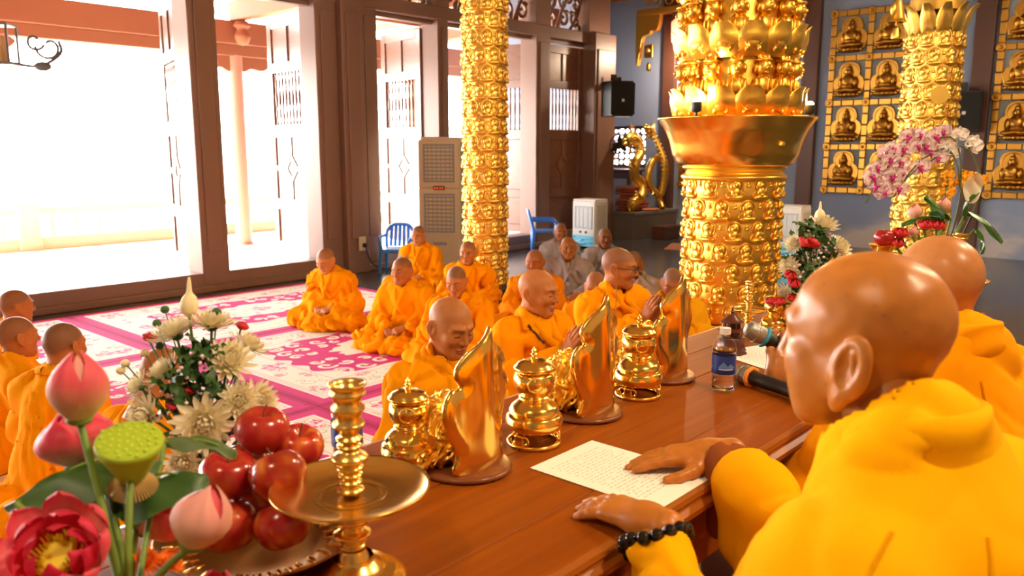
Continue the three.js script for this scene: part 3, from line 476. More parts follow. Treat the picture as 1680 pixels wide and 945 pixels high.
    for (const u of [0.25, 0.6]) { const p = c.getPointAt(u); obj('leg', [taper([p.toArray(), [p.x - s * 1.5, p.y - s * 0.5, p.z + s], [p.x - s * 2.6, p.y + s * 0.4, p.z + s]], (v) => s * 0.5 * (1 - v * 0.4), 8, 6), ...[-1, 0, 1].map((k) => taper([[p.x - s * 2.6, p.y + s * 0.4, p.z + s], [p.x - s * 3.3, p.y + s * (0.5 + k * 0.5), p.z + s], [p.x - s * 3.8, p.y + s * (0.3 + k * 0.6), p.z + s]], (v) => s * 0.2 * (1 - v * 0.8), 6, 5))], mm, d); }
    return d;
  };
  dragon('gilded coiled dragon rising on the stone platform beside the huge column', [[0.05, 0.04, 0.2], [0.15, 0.25, 0.05], [0.42, 0.55, 0], [0.4, 0.95, 0], [0.1, 1.05, 0], [-0.18, 0.85, 0], [-0.15, 0.5, 0], [0.1, 0.3, 0.1], [0.05, 0.95, 0.2], [-0.02, 1.3, 0.1], [-0.1, 1.55, 0], [-0.25, 1.6, 0]], 0.075, [14.4, 0.53, -8.98]);
  dragon('gilded dragon on the stone platform beside the wall loudspeaker', [[0.05, 0.06, 0], [-0.15, 0.15, 0.1], [0.2, 0.3, 0.1], [0.3, 0.55, 0], [0.0, 0.7, 0.05], [-0.05, 0.95, 0.1], [0.2, 1.15, 0.05], [0.15, 1.4, 0], [-0.1, 1.45, 0], [-0.2, 1.4, 0]], 0.105, [13.72, 0.53, -9.05]);
}
// --- gold beam, hanging ornaments over the platform ---
{
  const b = structGroup('trim_1', 'gilded fretwork beam with a scroll bracket over the platform'); const x = 14.35;
  obj('beam', rspan(x - 0.1, x + 0.1, 4.35, 4.47, -9.4, -6.3, 0.02), M.goldPaint, b); obj('soffit', rspan(x - 0.08, x + 0.08, 4.02, 4.35, -8.6, -6.3, 0.02), M.woodDark, b);
  const gs = []; for (let i = 0; i < 12; i++) for (const q of [1, -1]) { const pts = [], cz = -9.2 + i * 0.25; for (let t = 0; t <= 10; t++) { const an = t / 10 * 6.5 * q + i, r = 0.02 + 0.1 * t / 10; pts.push([x, 4.66 + q * 0.06 + Math.sin(an) * r, cz + Math.cos(an) * r]); } gs.push(tube(pts, 0.018, 18, 6)); }
  obj('fretwork', gs, M.goldPaint, b); obj('top_rail', rspan(x - 0.08, x + 0.08, 4.85, 5.0, -9.4, -6.3, 0.02), M.goldPaint, b);
  const g = extrude(blob([[0, 0], [0.18, 0.0], [0.5, 0.02], [0.52, -0.16], [0.46, -0.3], [0.34, -0.3], [0.3, -0.36], [0.14, -0.42], [0.08, -0.7], [0.02, -0.95], [0, -0.5]]), 0.1, 0.01).rotateY(-Math.PI / 2).translate(x + 0.05, 4.36, -9.42);
  obj('bracket', g, M.goldPaint, b);
  const h = thing('hanging_charm', 'small gilt charm hanging from the scroll bracket', 'ornament', [14.35, 3.5, -9.15]);
  obj('cord', cyl(0.006, 0.006, 0.45, 0, 0.3, 0, 6), M.iron, h); obj('plaque', rbx(0.06, 0.26, 0.2, 0.02, 0, 0.17, 0), M.goldOld, h); obj('tassel', turned([[0, -0.22], [0.04, -0.2], [0.045, -0.1], [0.02, -0.05], [0, -0.04]], 10, 3), M.goldOld, h); obj('boss', sph(0.05, -0.03, 0.18, 0), M.goldSoft, h);
  const l = thing('paper_lantern', 'pale salmon faceted lantern under the gilded beam', 'lantern', [14.35, 3.72, -8.35]);
  obj('shade', lathe([[0.16, 0], [0.26, 0.06], [0.27, 0.42], [0.2, 0.5]], 8), mat(0.72, 0.42, 0.28, 0.7, 0, { emissive: lin(1, 0.5, 0.3), emissiveIntensity: 0.35, transmission: 0.4, thickness: 0 }), l); { const pl = new THREE.PointLight(lin(1, 0.78, 0.55), 16); pl.position.set(0, -0.08, 0); pl.castShadow = true; pl.shadow.radius = 5; l.add(pl); } obj('rim', [lathe([[0.13, -0.05], [0.19, -0.04], [0.18, 0], [0.14, 0]], 8)], mat(0.5, 0.2, 0.1, 0.6), l); obj('hook', cyl(0.01, 0.01, 0.15, 0, 0.48, 0, 6), M.iron, l);  // lantern glow and point light added to brighten the dark recess
  for (const [px, y, z, lb] of [[9.6, 3.1, -3.0, 'gilt bell lantern hanging beside the lotus column'], [10.6, 3.2, -1.78, 'gilt bell lantern hanging at the dark post of the second panel']]) {
    const q = thing('bell_lantern', lb, 'lantern', [px, y, z]); obj('bell', turned([[0.0, 0.24], [0.04, 0.23], [0.06, 0.14], [0.09, 0.03], [0.11, 0.0], [0.09, 0.0]], 16, 4), M.goldSoft, q); obj('clapper', turned([[0, -0.18], [0.045, -0.17], [0.03, -0.06], [0.008, -0.04], [0.008, 0.05]], 12, 3), M.goldSoft, q); obj('side_ornament', [ell(0.03, 0.07, 0.03, 0.13, 0.12, 0), ell(0.03, 0.07, 0.03, -0.13, 0.12, 0)], M.goldSoft, q); obj('chain', cyl(0.007, 0.007, 0.9, 0, 0.24, 0, 6), M.goldSoft, q); }
}
// --- loudspeakers, fan, outlet, lantern ---
{
  const spk = (label, pos, turn) => { const t = thing('loudspeaker', label, 'loudspeaker', pos, turn); const sh = poly([[-0.2, -0.16], [0.2, -0.16], [0.27, 0.16], [-0.27, 0.16]]); obj('cabinet', extrude(sh, 0.62, 0.012).rotateX(-Math.PI / 2), M.black, t); obj('grille', rbx(0.48, 0.58, 0.012, 0.005, 0, 0.31, 0.178), mat(0.02, 0.02, 0.02, 0.8), t); obj('badge', rbx(0.05, 0.05, 0.006, 0.002, 0, 0.28, 0.187), M.white, t); obj('bracket', [rbx(0.06, 0.1, 0.3, 0.01, 0, 0.66, -0.12), rbx(0.12, 0.2, 0.03, 0.01, 0, 0.68, -0.26)], M.black, t); return t; };
  spk('black loudspeaker hung on the end post of the door wall', [12.98, 2.36, -8.9], -0.55); spk('black loudspeaker on the dark post between the figure panels', [BACK - 0.36, 2.03, -3.48], -1.25);
  const f = thing('wall_fan', 'black wall fan below the loudspeaker on the end post', 'fan', [13.2, 1.82, -9.02], -0.5);
  obj('guard', [new THREE.TorusGeometry(0.2, 0.01, 6, 24), ...[...Array(12)].map((_, i) => bar([0, 0, 0.04], [Math.cos(i / 12 * 6.283) * 0.2, Math.sin(i / 12 * 6.283) * 0.2, 0], 0.006))], M.black, f); obj('motor', new THREE.CylinderGeometry(0.07, 0.06, 0.16, 16).rotateX(Math.PI / 2).translate(0, 0, -0.1), M.black, f);
  for (let i = 0; i < 3; i++) obj('blade', ell(0.05, 0.09, 0.008, 0, 0.1, 0).rotateZ(i * 2.094), M.black, f); obj('arm', bar([0, -0.05, -0.12], [0.05, -0.12, -0.25], 0.05), M.black, f);
  const o = thing('power_outlet', 'cream wall outlet with a plug and cable on the stepped pillar', 'outlet', [7.2, 0.42, DW + 0.15]); obj('plate', rbx(0.12, 0.2, 0.02, 0.006), M.cream, o); obj('plug', rbx(0.05, 0.06, 0.05, 0.01, 0.02, -0.02, 0.03), M.black, o); obj('cable', tube([[0.02, -0.05, 0.05], [0.04, -0.2, 0.1], [0.12, -0.33, 0.16], [0.4, -0.4, 0.3]], 0.009, 20, 6), M.black, o);
  const lt = thing('iron_lantern', 'grey wrought iron lantern with scrolled arm under the terrace eave', 'lantern', [3.15, 2.62, -9.9], -0.7);
  obj('cage', [rbx(0.3, 0.03, 0.3, 0.008, -0.12, 0.02, 0), rbx(0.26, 0.025, 0.26, 0.008, -0.12, 0.42, 0), ...[[-1, -1], [1, -1], [-1, 1], [1, 1]].map(([a, b]) => bar([-0.12 + a * 0.12, 0.02, b * 0.12], [-0.12 + a * 0.12, 0.42, b * 0.12], 0.02))], M.iron, lt);
  obj('candle_tube', cyl(0.06, 0.06, 0.26, -0.12, 0.04, 0, 14), mat(0.7, 0.42, 0.2, 0.6), lt);
  const sp = (cx, cy, r, d, q) => { const p = []; for (let i = 0; i <= 14; i++) { const a = i / 14 * 5.4 * d + q; p.push([cx + Math.cos(a) * r * (0.35 + 0.65 * i / 14), cy + Math.sin(a) * r * (0.35 + 0.65 * i / 14), 0]); } return tube(p, 0.014, 30, 6); };
  obj('scroll', [sp(0.22, 0.26, 0.1, 1, 0.5), sp(0.36, 0.2, 0.14, -1, 2.2), tube([[0.0, 0.03, 0], [0.2, 0.0, 0], [0.36, 0.05, 0], [0.48, 0.16, 0], [0.46, 0.26, 0]], 0.016, 20, 6), ell(0.09, 0.05, 0.03, 0.28, 0, 0)], M.iron, lt); obj('hanger', cyl(0.012, 0.012, 2.2, -0.12, 0.43, 0, 8), M.iron, lt);
}
// --- air coolers ---
const seaTex = canvasTex(256, 128, (c, w, h) => { c.fillStyle = '#7fd4f2'; c.fillRect(0, 0, w, h); for (let i = 0; i < 40; i++) { c.fillStyle = ['#2aa6df', '#bfeefb', '#1788cc', '#5fc5ea'][i % 4]; c.beginPath(); c.ellipse((i * 71) % w, h * 0.25 + (i * 37) % (h * 0.8), 40, 9, -0.3, 0, 7); c.fill(); } });
function coolerFace(t, w, y0, y1, z, m, n, cols) {               // louvred grille set into a front
  obj('grille_frame', [rspan(-w / 2, w / 2, y0, y0 + 0.025, z - 0.01, z + 0.012, 0.005), rspan(-w / 2, w / 2, y1 - 0.025, y1, z - 0.01, z + 0.012, 0.005), rspan(-w / 2, -w / 2 + 0.025, y0, y1, z - 0.01, z + 0.012, 0.005), rspan(w / 2 - 0.025, w / 2, y0, y1, z - 0.01, z + 0.012, 0.005)], m, t);
  obj('grille_back', rspan(-w / 2, w / 2, y0, y1, z - 0.02, z - 0.004, 0.002), M.gapDark, t);  // dark sheet on the solid cabinet, coloured to stand in for a shaded gap
  for (let i = 0; i < n; i++) obj('louvre', rbx(w - 0.04, (y1 - y0) / n * 0.36, 0.012, 0.002, 0, y0 + 0.025 + (i + 0.5) * (y1 - y0 - 0.05) / n, z), m, t);
  for (let i = 1; i < cols; i++) obj('vane', rbx(0.009, y1 - y0 - 0.05, 0.014, 0.002, -w / 2 + i * w / cols, (y0 + y1) / 2, z), m, t);
}
const font = await new FontLoader().loadAsync('fonts/droid/droid_sans_bold.typeface.json');
{
  const t = thing('air_cooler', 'tall cream two-grille air cooler beside the slender gold column', 'cooler', [8.28, 0, -8.72], Math.atan2(-0.86, 0.5)); const w = 0.62, d = 0.5;
  obj('cabinet', [rbx(w, 0.5, d, 0.03, 0, 0.3, 0), rbx(w, 0.68, d, 0.025, 0, 0.86, 0), rbx(w, 0.68, d, 0.025, 0, 1.54, 0), rbx(w * 0.9, 0.06, d * 0.9, 0.02, 0, 1.89, 0)], M.cream, t);
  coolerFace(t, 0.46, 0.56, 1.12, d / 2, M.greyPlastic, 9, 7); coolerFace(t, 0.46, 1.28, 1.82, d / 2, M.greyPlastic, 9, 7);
  obj('display', rbx(0.17, 0.06, 0.02, 0.012, 0, 1.2, d / 2 + 0.004), M.woodDark, t); obj('indicator', [0, 1, 2, 3].map((i) => sph(0.011, -0.055 + i * 0.037, 1.2, d / 2 + 0.014, 8, 6)), mat(0.9, 0.1, 0.04, 0.4, 0, { emissive: lin(1, 0.08, 0.03), emissiveIntensity: 1.2 }), t);
  const side = (y0, y1) => obj('side_pad', [rspan(w / 2 - 0.005, w / 2 + 0.012, y0, y1, -0.2, 0.2, 0.006), ...[...Array(10)].map((_, i) => rspan(w / 2 + 0.005, w / 2 + 0.022, y0 + 0.02 + i * (y1 - y0) / 10.3, y0 + 0.02 + i * (y1 - y0) / 10.3 + 0.02, -0.19, 0.19, 0.004))], M.greyPlastic, t); side(0.56, 1.16); side(1.26, 1.84);
  const tg = new TextGeometry('DAIKIO', { font, size: 0.042, depth: 0.004, curveSegments: 3 }); tg.translate(-0.1, 0.38, d / 2 + 0.001); obj('lettering', tg, mat(0.1, 0.16, 0.28, 0.5), t);
  for (const x of [-0.24, 0.24]) obj('caster', [cyl(0.03, 0.03, 0.05, x, 0, 0.18, 10), cyl(0.03, 0.03, 0.05, x, 0, -0.18, 10)], M.black, t);
}
function whiteCooler(label, pos, turn) {
  const t = thing('air_cooler', label, 'cooler', pos, turn); const w = 0.5, d = 0.4, h = 0.86;
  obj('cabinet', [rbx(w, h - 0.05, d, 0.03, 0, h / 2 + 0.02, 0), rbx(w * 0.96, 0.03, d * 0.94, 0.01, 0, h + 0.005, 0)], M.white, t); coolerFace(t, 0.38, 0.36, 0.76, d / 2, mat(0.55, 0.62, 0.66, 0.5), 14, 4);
  const g = new THREE.PlaneGeometry(w * 0.9, 0.19).translate(0, 0.155, d / 2 + 0.004); obj('tank_print', [g], mat(1, 1, 1, 0.35, 0, { map: seaTex }), t);
  obj('knob', [new THREE.CylinderGeometry(0.02, 0.02, 0.02, 14).rotateX(Math.PI / 2).translate(-0.06, 0.305, d / 2 + 0.01), new THREE.CylinderGeometry(0.02, 0.02, 0.02, 14).rotateX(Math.PI / 2).translate(0.06, 0.305, d / 2 + 0.01)], M.gapDark, t);
  obj('side_vent', [...Array(14)].map((_, i) => rspan(-0.001 + w / 2 - 0.01, w / 2 + 0.006, 0.36 + i * 0.03, 0.375 + i * 0.03, -0.13, 0.13, 0.003)), mat(0.5, 0.42, 0.3, 0.6), t);
  obj('cable', tube([[w / 2 + 0.004, 0.3, 0.05], [w / 2 + 0.02, 0.22, 0.0], [w / 2 + 0.015, 0.1, 0.08], [w / 2 + 0.05, 0.02, 0.15]], 0.008, 16, 6), M.black, t);
  for (const x of [-0.2, 0.2]) obj('caster', [cyl(0.03, 0.03, 0.05, x, 0, 0.15, 10), cyl(0.03, 0.03, 0.05, x, 0, -0.15, 10)], M.black, t);
  return t;
}
whiteCooler('white air cooler with blue water print, beside the closed door leaf', [11.75, 0, -8.62], -Math.PI / 2);
{ const t = thing('cardboard_box', 'tan carton with a blue sky label under a white cooler', 'box', [9.75, 0, -4.1], -Math.PI / 2); obj('carton', rbx(0.56, 0.42, 0.5, 0.01, 0, 0.21, 0), mat(0.55, 0.36, 0.18, 0.85), t); obj('label_print', new THREE.PlaneGeometry(0.4, 0.34).translate(0, 0.21, 0.253), mat(1, 1, 1, 0.5, 0, { map: seaTex }), t); obj('tape', rbx(0.06, 0.002, 0.5, 0.001, 0, 0.421, 0), M.cream, t); }
{ const c = whiteCooler('white air cooler standing on a carton behind the red and white flowers', [9.75, 0.422, -4.1], -Math.PI / 2); c.scale.setScalar(0.74); }
// --- blue plastic armchairs ---
{
  const bp = M.bluePlastic;
  const t = thing('plastic_chair', 'blue plastic armchair in front of the open door leaf', 'chair', [10.85, 0, -8.92], 0.75);
  obj('seat', [rbx(0.44, 0.03, 0.42, 0.012, 0, 0.36, 0.02), rbx(0.44, 0.05, 0.03, 0.01, 0, 0.335, 0.21)], bp, t);
  for (const [x, z] of [[-0.21, 0.2], [0.21, 0.2], [-0.2, -0.2], [0.2, -0.2]]) obj('leg', taper([[x, 0.37, z], [x * 1.08, 0.18, z * 1.08], [x * 1.14, 0, z * 1.14]], (u) => 0.032 - 0.008 * u, 8, 6), bp, t);
  obj('back_frame', tube([[-0.2, 0.37, -0.19], [-0.21, 0.6, -0.26], [-0.14, 0.7, -0.29], [0, 0.72, -0.3], [0.14, 0.7, -0.29], [0.21, 0.6, -0.26], [0.2, 0.37, -0.19]], 0.024, 30, 8), bp, t);
  for (let i = 0; i < 5; i++) obj('back_slat', bar([(i - 2) * 0.07, 0.38, -0.2], [(i - 2) * 0.065, 0.7, -0.29], 0.045, 0.014), bp, t);
  for (const s of [-1, 1]) obj('armrest', [taper([[s * 0.21, 0.56, -0.25], [s * 0.25, 0.55, -0.05], [s * 0.25, 0.54, 0.16], [s * 0.22, 0.46, 0.21], [s * 0.21, 0.37, 0.2]], () => 0.025, 20, 8)], bp, t);
  dup(t, [7.62, 0, -9.02], -0.9, 'blue plastic armchair between the stepped pillar and the tall cooler').scale.setScalar(0.92);
}

// ================= PEOPLE =================
const robeMat = (r, g, b) => mat(r, g, b, 0.95, 0, { specularIntensity: 0.15, bumpMap: weaveBump, bumpScale: 0.0006 });
const R = { orange: robeMat(0.95, 0.345, 0.001), deep: robeMat(0.80, 0.25, 0.002), gold: robeMat(0.98, 0.44, 0.001), amber: robeMat(0.88, 0.40, 0.006), grey: robeMat(0.40, 0.335, 0.325), brown: robeMat(0.28, 0.075, 0.02) };
const skinMat = mat(1, 1, 1, 0.5, 0, { specularIntensity: 0.5, vertexColors: true, bumpMap: fineBump, bumpScale: 0.0004 });
const skinShine = mat(1, 1, 1, 0.34, 0, { specularIntensity: 0.7, vertexColors: true, bumpMap: fineBump, bumpScale: 0.0005 });

// head: centred between the ears, facing +z, person's left is +x
function headField(o) {
  const w = o.w ?? 1, j = o.jaw ?? 1, es = o.ear ?? 1, ns = o.nose ?? 1, bk = o.back ?? 1;
  return (x, y, z) => {
    const a = Math.abs(x);
    let d = E3(x, y, z, 0, 0.027, -0.014, 0.077 * w, 0.087, 0.099 * bk);
    d = sm(d, E3(x, y, z, 0, -0.034, 0.026, 0.061 * w, 0.08, 0.064), 0.035);
    d = sm(d, C3(a, y, z, 0.053 * w, -0.046, -0.004, 0.02 * j, -0.098, 0.06, 0.02 * j, 0.017), 0.035);
    d = sm(d, E3(a, y, z, 0, -0.1, 0.066, 0.024 * j, 0.016, 0.018), 0.025);
    d = sm(d, E3(a, y, z, 0.043 * w, -0.024, 0.06, 0.022, 0.021, 0.021), 0.025);
    d = sm(d, C3(a, y, z, 0.012, 0.027, 0.0885, 0.046, 0.025, 0.068, 0.008, 0.008), 0.02);
    d = sx(d, -E3(a, y, z, 0.032, 0.004, 0.101, 0.019, 0.0095, 0.0145), 0.012);
    d = sm(d, E3(a, y, z, 0.0315, 0.002, 0.0735, 0.0155, 0.0112, 0.0145), 0.004);
    d = sm(d, C3(a, y, z, 0, 0.014, 0.088, 0, -0.026, 0.106 * (0.85 + 0.15 * ns), 0.007, 0.0105 * ns), 0.012);
    d = sm(d, E3(a, y, z, 0.0125 * ns, -0.031, 0.096, 0.0085 * ns, 0.0072, 0.0095), 0.006);
    d = sm(d, E3(a, y, z, 0, -0.0615, 0.0865, 0.0235, 0.0062, 0.0105), 0.006);
    d = sm(d, E3(a, y, z, 0, -0.0725, 0.0845, 0.02, 0.0068, 0.0105), 0.006);
    d = sx(d, -C3(a, y, z, 0, -0.0668, 0.101, 0.021, -0.0672, 0.088, 0.0028, 0.002), 0.004);
    d = sm(d, C3(x, y, z, 0, -0.05, -0.022, 0, -0.2, -0.05, 0.055 * (0.5 + 0.5 * w), 0.062), 0.03);
    if (o.jowl) d = sm(d, E3(a, y, z, 0.04 * w, -0.062, 0.045, 0.026, 0.034, 0.03), 0.03);
    if (a > 0.05 && a < 0.13) {                                 // ears
      let ex = (a - 0.074 * w) / es, ey = (y + 0.006 - (o.earY ?? 0)) / es, ez = (z + 0.008 - (o.earZ ?? 0)) / es; ez += ey * 0.22; ex += ez * (o.flare ?? 0.42);
      let e = E3(ex, ey, ez, 0.007, 0.002, -0.008, 0.0085, 0.034, 0.0205);
      e = sx(e, -E3(ex, ey, ez, 0.0165, 0.005, -0.005, 0.0105, 0.0225, 0.0125), 0.004);
      e = sm(e, C3(ex, ey, ez, 0.0085, 0.018, -0.008, 0.0085, -0.01, -0.0125, 0.0035, 0.0035), 0.003);
      e = sm(e, E3(ex, ey, ez, 0.0055, -0.030, -0.001, 0.0065, 0.0135, 0.0095), 0.006);
      e = sm(e, E3(ex, ey, ez, 0.006, -0.006, 0.008, 0.0045, 0.007, 0.005), 0.004);
      d = sm(d, e * es, 0.008);
    }
    return o.warp ? d + o.warp(x, y, z) : d;
  };
}
const mix3 = (a, b, t) => [a[0] + (b[0] - a[0]) * t, a[1] + (b[1] - a[1]) * t, a[2] + (b[2] - a[2]) * t];
const ss = (a, b, v) => { const t = clamp((v - a) / (b - a), 0, 1); return t * t * (3 - 2 * t); };
const headSkin = (skin, o) => (x, y, z) => {
  const a = Math.abs(x), n = noise(x * 60, y * 60, z * 60) * 0.10 + noise(x * 22, y * 22, z * 22) * 0.12;
  let c = skin.map((v) => v * (1 + n));
  if (o.spots) { const s = noise(x * 95 + 5, y * 95, z * 95); if (s > 0.5) c = mix3(c, [0.24, 0.085, 0.03], ss(0.5, 0.7, s) * 0.4); }
  if (o.stubble) { const hl = z > 0 ? 0.022 + z * 0.52 : 0.022 + z * 0.72, t = ss(-0.014, 0.02, y - hl + 0.05 * n) * (a > 0.076 && y < 0.03 ? 0 : 1); c = mix3(c, [0.15, 0.085, 0.055], t * o.stubble * 0.85 * (0.85 + 0.8 * n)); }
  if (z > 0.04) {
    c = mix3(c, [0.05, 0.025, 0.015], o.brow * ss(0.006, 0.0035, Math.abs(y - 0.026 - 0.05 * (a - 0.03) * (a < 0.034 ? 1 : -1.6))) * ss(0.012, 0.016, a) * ss(0.054, 0.046, a));
    c = mix3(c, [0.40, 0.12, 0.075], 0.7 * ss(0.0, 0.004, 0.0115 - Math.abs(y + 0.067)) * ss(0.027, 0.02, a) * ss(0.074, 0.082, z));
    const ey = y - 0.0005, open = o.eye ?? 0.3;
    if (a > 0.016 && a < 0.047 && z > 0.066) {
      if (open > 0.5) { const lens = ss(0.0062, 0.004, Math.abs(ey) + Math.abs(a - 0.0315) * 0.2); c = mix3(c, [0.62, 0.52, 0.45], lens); c = mix3(c, [0.015, 0.01, 0.008], lens * ss(0.008, 0.006, Math.abs(a - 0.0315))); }
      c = mix3(c, [0.03, 0.016, 0.01], ss(0.003, 0.0012, Math.abs(ey - (open > 0.5 ? 0.0055 : -0.002) + (a - 0.031) ** 2 * 14)) * ss(0.0465, 0.042, a) * ss(0.0165, 0.02, a));
    }
  }
  return c;
};
// hand: wrist at the origin, fingers along +z, back of the hand +y, thumb on +x
function handField(curl, spread = 1, thumb = 0, thick = 1) {
  const seg = [], xs = [0.029, 0.0105, -0.0085, -0.027], ln = [0.074, 0.083, 0.077, 0.06], zb = [0.088, 0.092, 0.087, 0.078];
  for (let i = 0; i < 4; i++) {
    seg.push([xs[i] * 0.62, 0.002, 0.008, xs[i], 0.003, zb[i], 0.0155 * thick, 0.0118 * thick, 0.022]);
    let p = [xs[i], 0.003, zb[i]], an = 0; const yaw = xs[i] * 6 * spread + (i === 3 ? -0.12 * spread : 0);
    for (let k = 0; k < 3; k++) { an += curl[Math.min(k, 2)] * (1 + 0.08 * i); const l = ln[i] * [0.46, 0.31, 0.25][k], q = [p[0] + Math.sin(yaw) * l * Math.cos(an), p[1] - Math.sin(an) * l, p[2] + Math.cos(yaw) * Math.cos(an) * l];
      seg.push([...p, ...q, [0.0098, 0.0088, 0.008][k] * thick, [0.009, 0.0082, 0.0068][k] * thick, 0.005]); p = q; }
  }
  const t0 = [0.02, -0.008, 0.018], t1 = [0.042 + 0.012 * thumb, -0.012 - 0.012 * (1 - thumb), 0.052], t2 = [0.052 + 0.024 * thumb, -0.014 - 0.016 * (1 - thumb), 0.082], t3 = [0.05 + 0.034 * thumb, -0.014 - 0.018 * (1 - thumb), 0.106];
  seg.push([...t0, ...t1, 0.0165 * thick, 0.0125 * thick, 0.018], [...t1, ...t2, 0.0115 * thick, 0.0102 * thick, 0.007], [...t2, ...t3, 0.0102 * thick, 0.008 * thick, 0.005]);
  seg.push([0, 0, -0.035, 0, 0, 0.015, 0.0285 * thick, 0.0265 * thick, 0.02]);
  return (x, y, z) => { let d = 9; for (const s of seg) d = sm(d, C3(x, y, z, s[0], s[1], s[2], s[3], s[4], s[5], s[6], s[7]), s[8]); return d; };
}
const handCache = {};
function hand(kind, cell) {
  const key = kind + cell; if (handCache[key]) return handCache[key];
  const K = { lap: [[0.5, 0.7, 0.5], 0.6, 0.2, 1], pray: [[0.06, 0.05, 0.03], 0.15, 0.1, 1], flat: [[0.10, 0.14, 0.10], 1.0, 0.75, 1.06], flat2: [[0.08, 0.10, 0.06], 0.45, 0.8, 1.06], grip: [[0.9, 1.1, 0.8], 0.2, 0, 1] }[kind];
  return handCache[key] = meshField(handField(...K), [-0.09, -0.1, -0.1], [0.1, 0.045, 0.21], cell);
}
// matrix that puts a hand at p with its fingers along f and its back along n; mirrored for the left hand
function handAt(p, f, n, left, s = 1) {
  const z = V(...f).normalize(), y = V(...n).addScaledVector(z, -V(...n).dot(z)).normalize(), x = y.clone().cross(z);
  if (left) x.negate();
  return new THREE.Matrix4().makeBasis(x.multiplyScalar(s), y.multiplyScalar(s), z.multiplyScalar(s)).setPosition(...p);
}
function handGeo(kind, cell, m, skin) {
  const g = xf(hand(kind, cell), m);
  if (m.determinant() < 0) { const ix = g.index.array; for (let i = 0; i < ix.length; i += 3) { const t = ix[i]; ix[i] = ix[i + 1]; ix[i + 1] = t; } g.computeVertexNormals(); }
  return paint(g, (x, y, z) => { const n = 1 + noise(x * 70, y * 70, z * 70) * 0.16; return skin.map((v) => v * n); });
}
// cloth relief: soft pleats that run round an upright axis
const pleats = (s, amp) => (x, y, z) => {
  const n1 = noise(x * 4 + s, y * 3, z * 4 - s), n2 = noise(x * 9 - s, y * 5, z * 9 + s), th = Math.atan2(x, z + 0.12);
  const a = Math.sin(th * 4 + n1 * 6 + y * 7 - x * 7 + s), b = Math.sin(th * 7 + n2 * 5 + y * 14 - x * 12 + s * 2);
  return amp * (1 - Math.abs(a)) ** 1.4 * (0.5 + n1) + amp * 0.55 * (1 - Math.abs(b)) ** 1.6 * (0.6 + n2) - amp * 0.2;
};
const skins = [[0.52, 0.185, 0.05], [0.45, 0.15, 0.04], [0.38, 0.115, 0.03], [0.58, 0.235, 0.085], [0.33, 0.10, 0.028]];

